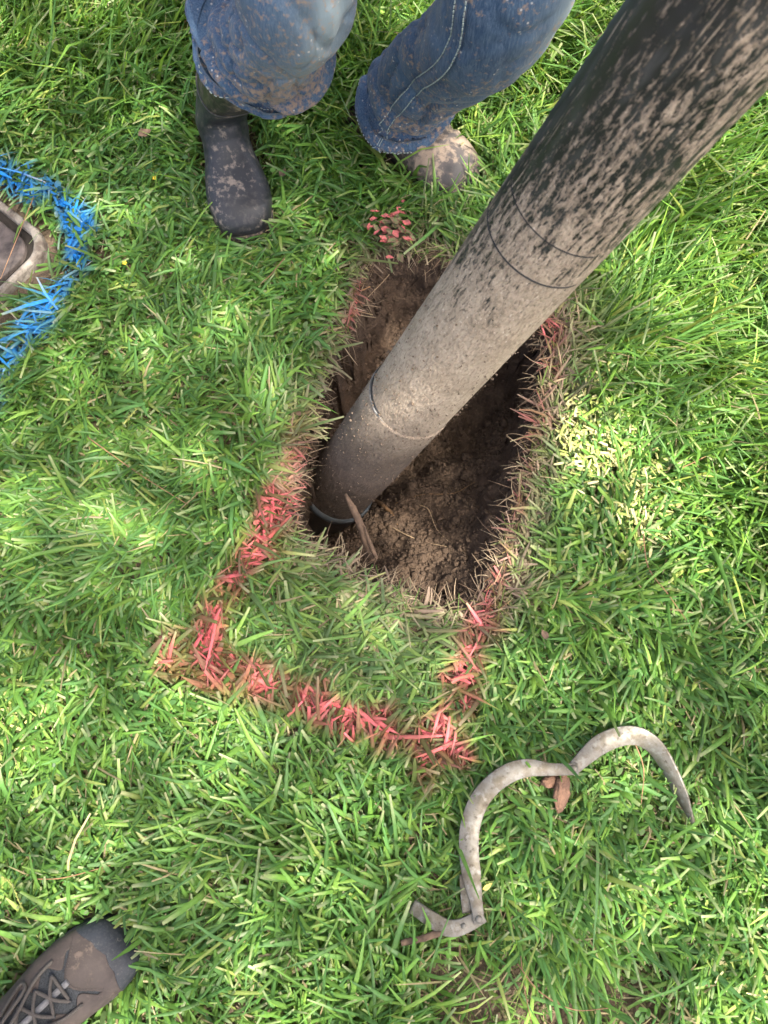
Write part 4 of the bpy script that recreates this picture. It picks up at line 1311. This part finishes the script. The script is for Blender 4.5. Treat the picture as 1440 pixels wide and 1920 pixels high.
def strip(name, pts, widths, rolls, thick, inner, parent, flange=None, n_=60):
    """pts px,py,z ; rolls in degrees (0 = face up); inner = sign of the side that carries the turned-down flange"""
    P = spline(np.array([at(*p)[:] for p in pts]), n_)
    W_ = np.interp(np.linspace(0, 1, n_), np.linspace(0, 1, len(widths)), widths)
    Rl = np.radians(np.interp(np.linspace(0, 1, n_), np.linspace(0, 1, len(rolls)), rolls))
    Fl = np.interp(np.linspace(0, 1, n_), np.linspace(0, 1, len(flange)), flange) if flange else np.zeros(n_)
    T_ = np.gradient(P, axis=0); T_ /= np.linalg.norm(T_, axis=1)[:, None]
    rows = []
    for i in range(n_):
        side = np.cross(T_[i], [0, 0, 1.0]); side /= np.linalg.norm(side); side *= inner
        up = np.array([0, 0, 1.0])
        w_ = side * math.cos(Rl[i]) - up * math.sin(Rl[i]); u_ = side * math.sin(Rl[i]) + up * math.cos(Rl[i])
        h = W_[i] / 2; t = thick; b_ = .0008
        f = Fl[i]
        sec = [(-h, -t), (-h, -b_), (-h + b_, 0), (h - b_, 0), (h, -b_), (h, -t - f), (h - t * .8, -t - f), (h - t * .8, -t)]
        rows.append([P[i] + w_ * a + u_ * c_ for a, c_ in sec])
    rows = np.array(rows); ns = rows.shape[1]
    vv = rows.reshape(-1, 3) - CL
    T0 = [(0, j + 1, j) for j in range(1, ns - 1)]; o_ = (n_ - 1) * ns
    T1 = [(o_, o_ + j, o_ + j + 1) for j in range(1, ns - 1)]
    return obj(name, mesh_np(name, vv, grid_quads(n_, ns, True), T0 + T1), M_GALV, parent)
def rivet(px, py, z, par, r_=.0062):
    p = np.array(at(px, py, z)) - CL
    prof = [(0.0, .0036), (.45, .0034), (.8, .0024), (1.0, 0.0008), (1.0, -.003)]
    ph = np.arange(16) / 16 * 2 * math.pi
    vv = np.array([[p + np.array([math.cos(a) * q_[0] * r_, math.sin(a) * q_[0] * r_, q_[1]]) for a in ph] for q_ in prof])
    obj('rivet', mesh_np('rivet', vv.reshape(-1, 3), grid_quads(5, 16, True)), M_GALV, par, True)
Z0 = .052
long_arm = strip('long_arm', [(899, 1733, Z0), (893, 1690, Z0), (884, 1640, Z0), (879, 1590, Z0), (882, 1548, Z0), (897, 1505, Z0), (922, 1473, Z0 + .002), (955, 1450, Z0 + .004), (990, 1440, Z0 + .005), (1035, 1443, Z0 + .006), (1084, 1442, Z0 + .007)],
      [.0175, .019, .030, .031, .031, .031, .030, .030, .028, .019, .018], [0, 0, -4, -6, -6, -4, 0, 2, 2, 0, 0], .0035, 1, clamp, [0, 0, .010, .014, .014, .014, .014, .012, .008, 0, 0])
strip('backing_plate', [(880, 1712, Z0 - .012), (878, 1680, Z0 - .010), (876, 1640, Z0 - .008)], [.022, .024, .024], [0, 0, 0], .003, 1, long_arm, None, 12)
short_arm = strip('short_arm', [(906, 1716, Z0 - .005), (880, 1732, Z0 - .006), (855, 1741, Z0 - .006), (832, 1738, Z0 - .008), (805, 1722, Z0 - .012), (772, 1700, Z0 - .022)], [.021, .022, .024, .025, .024, .022], [0, 0, 0, 5, 12, 18], .0035, -1, clamp, [0, 0, .008, .010, .010, .006], 40)
hook_arm = strip('hook_arm', [(1072, 1446, Z0 + .002), (1092, 1425, Z0 + .003), (1125, 1397, Z0 + .004), (1160, 1382, Z0 + .004), (1195, 1381, Z0 + .004), (1226, 1400, Z0 + .002), (1252, 1440, Z0 - .002), (1275, 1490, Z0 - .010), (1299, 1546, Z0 - .026)],
      [.018, .024, .031, .031, .031, .032, .032, .030, .006], [0, 0, 0, 5, 22, 46, 62, 66, 66], .0035, 1, clamp, [0, .004, .012, .014, .010, .002, 0, 0, 0], 70)
rivet(1076, 1441, Z0 + .0072, long_arm); rivet(898, 1724, Z0 + .0005, long_arm, .0058); rivet(869, 1736, Z0 - .0055, short_arm, .0042)

# ------------------------------------------------------------------ small things on the lawn
M_CHIP = plain('bark_chip', (0.24, 0.135, 0.085), 0.9, 0.5, 70, 0.9, 0.004, col2=(0.13, 0.075, 0.05))
def lump(name, c, dims, rotz, mat, seed, sub=3):
    bm_ = bmesh.new(); bmesh.ops.create_icosphere(bm_, subdivisions=sub, radius=1)
    vv = np.array([v.co[:] for v in bm_.verts]); tt = np.array([[v.index for v in f.verts] for f in bm_.faces]); bm_.free()
    vv = vv * (1 + (fbm(vv * 1.9 + seed, seed, 3)[:, None] - .5) * 1.1)
    vv = np.sign(vv) * np.abs(vv) ** .8 * np.array(dims)
    vv += (fbm(vv * 220, seed + 3, 2)[:, None] - .5) * .004
    o = obj(name, mesh_np(name, vv, None, tt), mat)
    o.location = c; o.rotation_euler = (0.1, 0.2, rotz)
    return o
tag(lump('bark_chip', at(1053, 1487, .035), (.011, .028, .008), -.15, M_CHIP, 4), 'reddish brown chip of bark lying below the clamp hinge', 'bark chip')
tag(lump('bark_chip', at(1034, 1464, .028), (.016, .010, .007), .3, M_CHIP, 9), 'small dark bit of bark half hidden under the clamp arm', 'bark chip')
P = atl([(752, 1768, .040), (790, 1760, .040), (825, 1748, .038), (868, 1728, .034)])
o = MB().add(*rough_tube(P - P[0], [.0045, .005, .0055, .006], 22, 9, .2, 6)).build('twig', M_STICK); o.location = P[0]
tag(o, 'grey-brown twig poking out under the short clamp arm', 'twig')
# pine needles
M_NEEDLE = plain('dry_pine_needle', (0.30, 0.165, 0.085), 0.7, 0.4, 60, 0.2, 0.0005)
for pts, lab in [([(165, 820), (260, 888), (352, 946)], 'dry pine needle lying alone on the lawn left of the hole'),
                 ([(62, 368), (35, 440), (2, 525)], 'red-brown pine needle lying across the meter box lid'),
                 ([(1204, 1002), (1214, 1065), (1250, 1115), (1288, 1163)], 'curved brown straw right of the hole below the pale clippings'),
                 ([(1270, 880), (1312, 862), (1358, 834)], 'short straw lying near the right edge above the clippings'),
                 ([(1185, 1382), (1207, 1440), (1204, 1508)], 'brown straw hanging over the hook of the clamp'),
                 ([(978, 1796), (986, 1860), (996, 1922)], 'straight brown pine needle on the bare soil at the bottom'),
                 ([(971, 1808), (1013, 1861), (1075, 1892), (1140, 1890)], 'long curved straw on the bare soil at the bottom'),
                 ([(533, 484), (508, 512), (489, 534)], 'short brown needle below the toe of the black boot'),
                 ([(330, 62), (352, 40), (372, 10)], 'brown needle in the grass left of the jeans at the top'),
                 ([(60, 1650), (120, 1646), (208, 1622)], 'pale straw lying above the hiking shoe')]:
    P = atl(pts, .046); P[:, 2] += RNG.normal(0, .004, len(P))
    o = MB().tube(spline(P, 20) - P[0], np.linspace(.0011, .0006, 20), 5).build('pine_needle', M_NEEDLE); o.location = P[0]
    tag(o, lab, 'pine needle', 'pine needles and straws on the lawn')
# dead leaves and bits
def leaf_mesh(name, l_, w_, cup, seed):
    n_ = 9; t = np.linspace(0, 1, n_); prof = np.sin(np.pi * t ** .75) ** 1.15
    rows = []
    for j, s in enumerate((-1, -.5, 0, .5, 1)):
        rows.append(np.stack([(t - .5) * l_, s * prof * w_ / 2, cup * (s * s) * prof + .12 * l_ * (t - .4) ** 2 * 3 + (vnoise(np.stack([t * 5, 0 * t + s * 2, 0 * t + seed], -1), seed) - .5) * w_ * .25], -1))
    vv = np.stack(rows, 1)
    return mesh_np(name, vv.reshape(-1, 3), grid_quads(n_, 5))
M_DEAD = plain('dead_leaf', (0.19, 0.125, 0.085), 0.8, 0.45, 90, 0.5, 0.001)
M_YEL = plain('yellow_leaf', (0.62, 0.50, 0.14), 0.7, 0.2, 90, 0.2, 0.001)
for px, py, l_, w_, rz, mt, lab in [(530, 325, .024, .014, 1.2, M_DEAD, 'small curled brown dead leaf between the two boots'),
                                   (272, 250, .030, .018, .6, M_DEAD, 'brown dead leaf in the grass left of the boot shaft'),
                                   (913, 1661, .018, .008, .5, M_YEL, 'bright yellow leaf fragment beside the clamp'),
                                   (1020, 1190, .02, .012, 2.0, M_DEAD, 'little brown dead leaf right of the red line')]:
    o = obj('dead_leaf' if mt is M_DEAD else 'leaf_fragment', leaf_mesh('leaf', l_, w_, .004, int(px)), mt, None, True)
    o.location = at(px, py, .045); o.rotation_euler = (.2, .15, rz)
    o.modifiers.new('thickness', 'SOLIDIFY').thickness = .0005
    tag(o, lab, 'leaf')
# spray-painted weed at the top of the hole
M_PINK = plain('red_sprayed_leaf', (0.60, 0.135, 0.14), 0.7, 0.3, 130, 0.3, 0.001, col2=(0.30, 0.12, 0.09))
weed = empty('painted_weed', at(735, 445))
tag(weed, 'small leafy weed sprayed pinkish red at the top end of the hole', 'weed')
lm = leaf_mesh('weed_leaf', .018, .0095, .0018, 3); lm.materials.append(M_PINK)
M_WEED2 = plain('dusty_weed_leaf', (0.20, 0.10, 0.075), 0.7, 0.4, 90, 0.3, 0.001, col2=(0.10, 0.15, 0.05))
lm2 = leaf_mesh('dusty_weed_leaf', .019, .010, .0018, 5); lm2.materials.append(M_WEED2)
WL = np.array(weed.location)
mb = MB()
for k_ in range(84):
    px, py = 735 + random.gauss(0, 19), 432 + random.gauss(0, 20)
    p = np.array(at(px, py, random.uniform(.035, .085)))
    o = obj('leaf', lm2 if k_ % 2 else lm, None, weed, k_ < 2)
    o.location = p - WL; o.rotation_euler = (random.gauss(0, .28), random.gauss(0, .28), random.uniform(0, 6.28)); o.scale = [random.uniform(.7, 1.25)] * 3
    if k_ % 3 == 0: mb.tube(spline([(random.gauss(0, .004), random.gauss(0, .004), 0), (p - WL) * [.5, .5, .7], p - WL - [0, 0, .001]], 8), .0008, 5)
mb.build('stem', M_DEAD, weed)
# grass seed heads
M_SEED = plain('green_seed', (0.30, 0.33, 0.09), 0.8, 0.3, 90, 0.3, 0.001)
for pts, lab in [([(66, 1790), (38, 1720), (22, 1660), (12, 1640)], 'yellow-green grass seed head leaning above the hiking shoe'),
                 ([(262, 735), (248, 770), (238, 800)], 'thin dark grass seed head left of the hole')]:
    P = atl(pts, .06); P[:, 2] = np.linspace(.03, .075, len(P)); Pp = spline(P, 30) - P[0]
    sh = empty('seed_head', P[0]); tag(sh, lab, 'seed head', 'grass seed heads')
    MB().tube(Pp, .0007, 5).build('stalk', M_SEED, sh)
    g_ = np.repeat(Pp[12:], 4, 0) + RNG.normal(0, .0011, (72, 3))
    Vv, T = crumbs(g_, np.full(72, .0011)); o = obj('grains', mesh_np('grains', Vv, None, T), M_SEED, sh); o['kind'] = 'stuff'
# little yellow flowers
M_PETAL = plain('yellow_petal', (0.75, 0.55, 0.03), 0.6, 0.2, 90, 0.1, 0.0005)
pm = leaf_mesh('petal', .0045, .003, .0004, 1); pm.materials.append(M_PETAL)
for px, py, lab in [(290, 334, 'tiny yellow flower up by the left boot'), (234, 493, 'tiny yellow flower right of the blue paint')]:
    f_ = empty('yellow_flower', at(px, py, .05)); tag(f_, lab, 'flower', 'tiny yellow flowers')
    for k_ in range(5):
        o = obj('petal', pm, None, f_); a_ = k_ * 1.2566; o.location = (math.cos(a_) * .003, math.sin(a_) * .003, 0); o.rotation_euler = (0, -.2, a_)
    MB().tube([(0, 0, -.045), (.002, .001, -.02), (0, 0, 0)], .0006, 5).build('stem', M_SEED, f_)
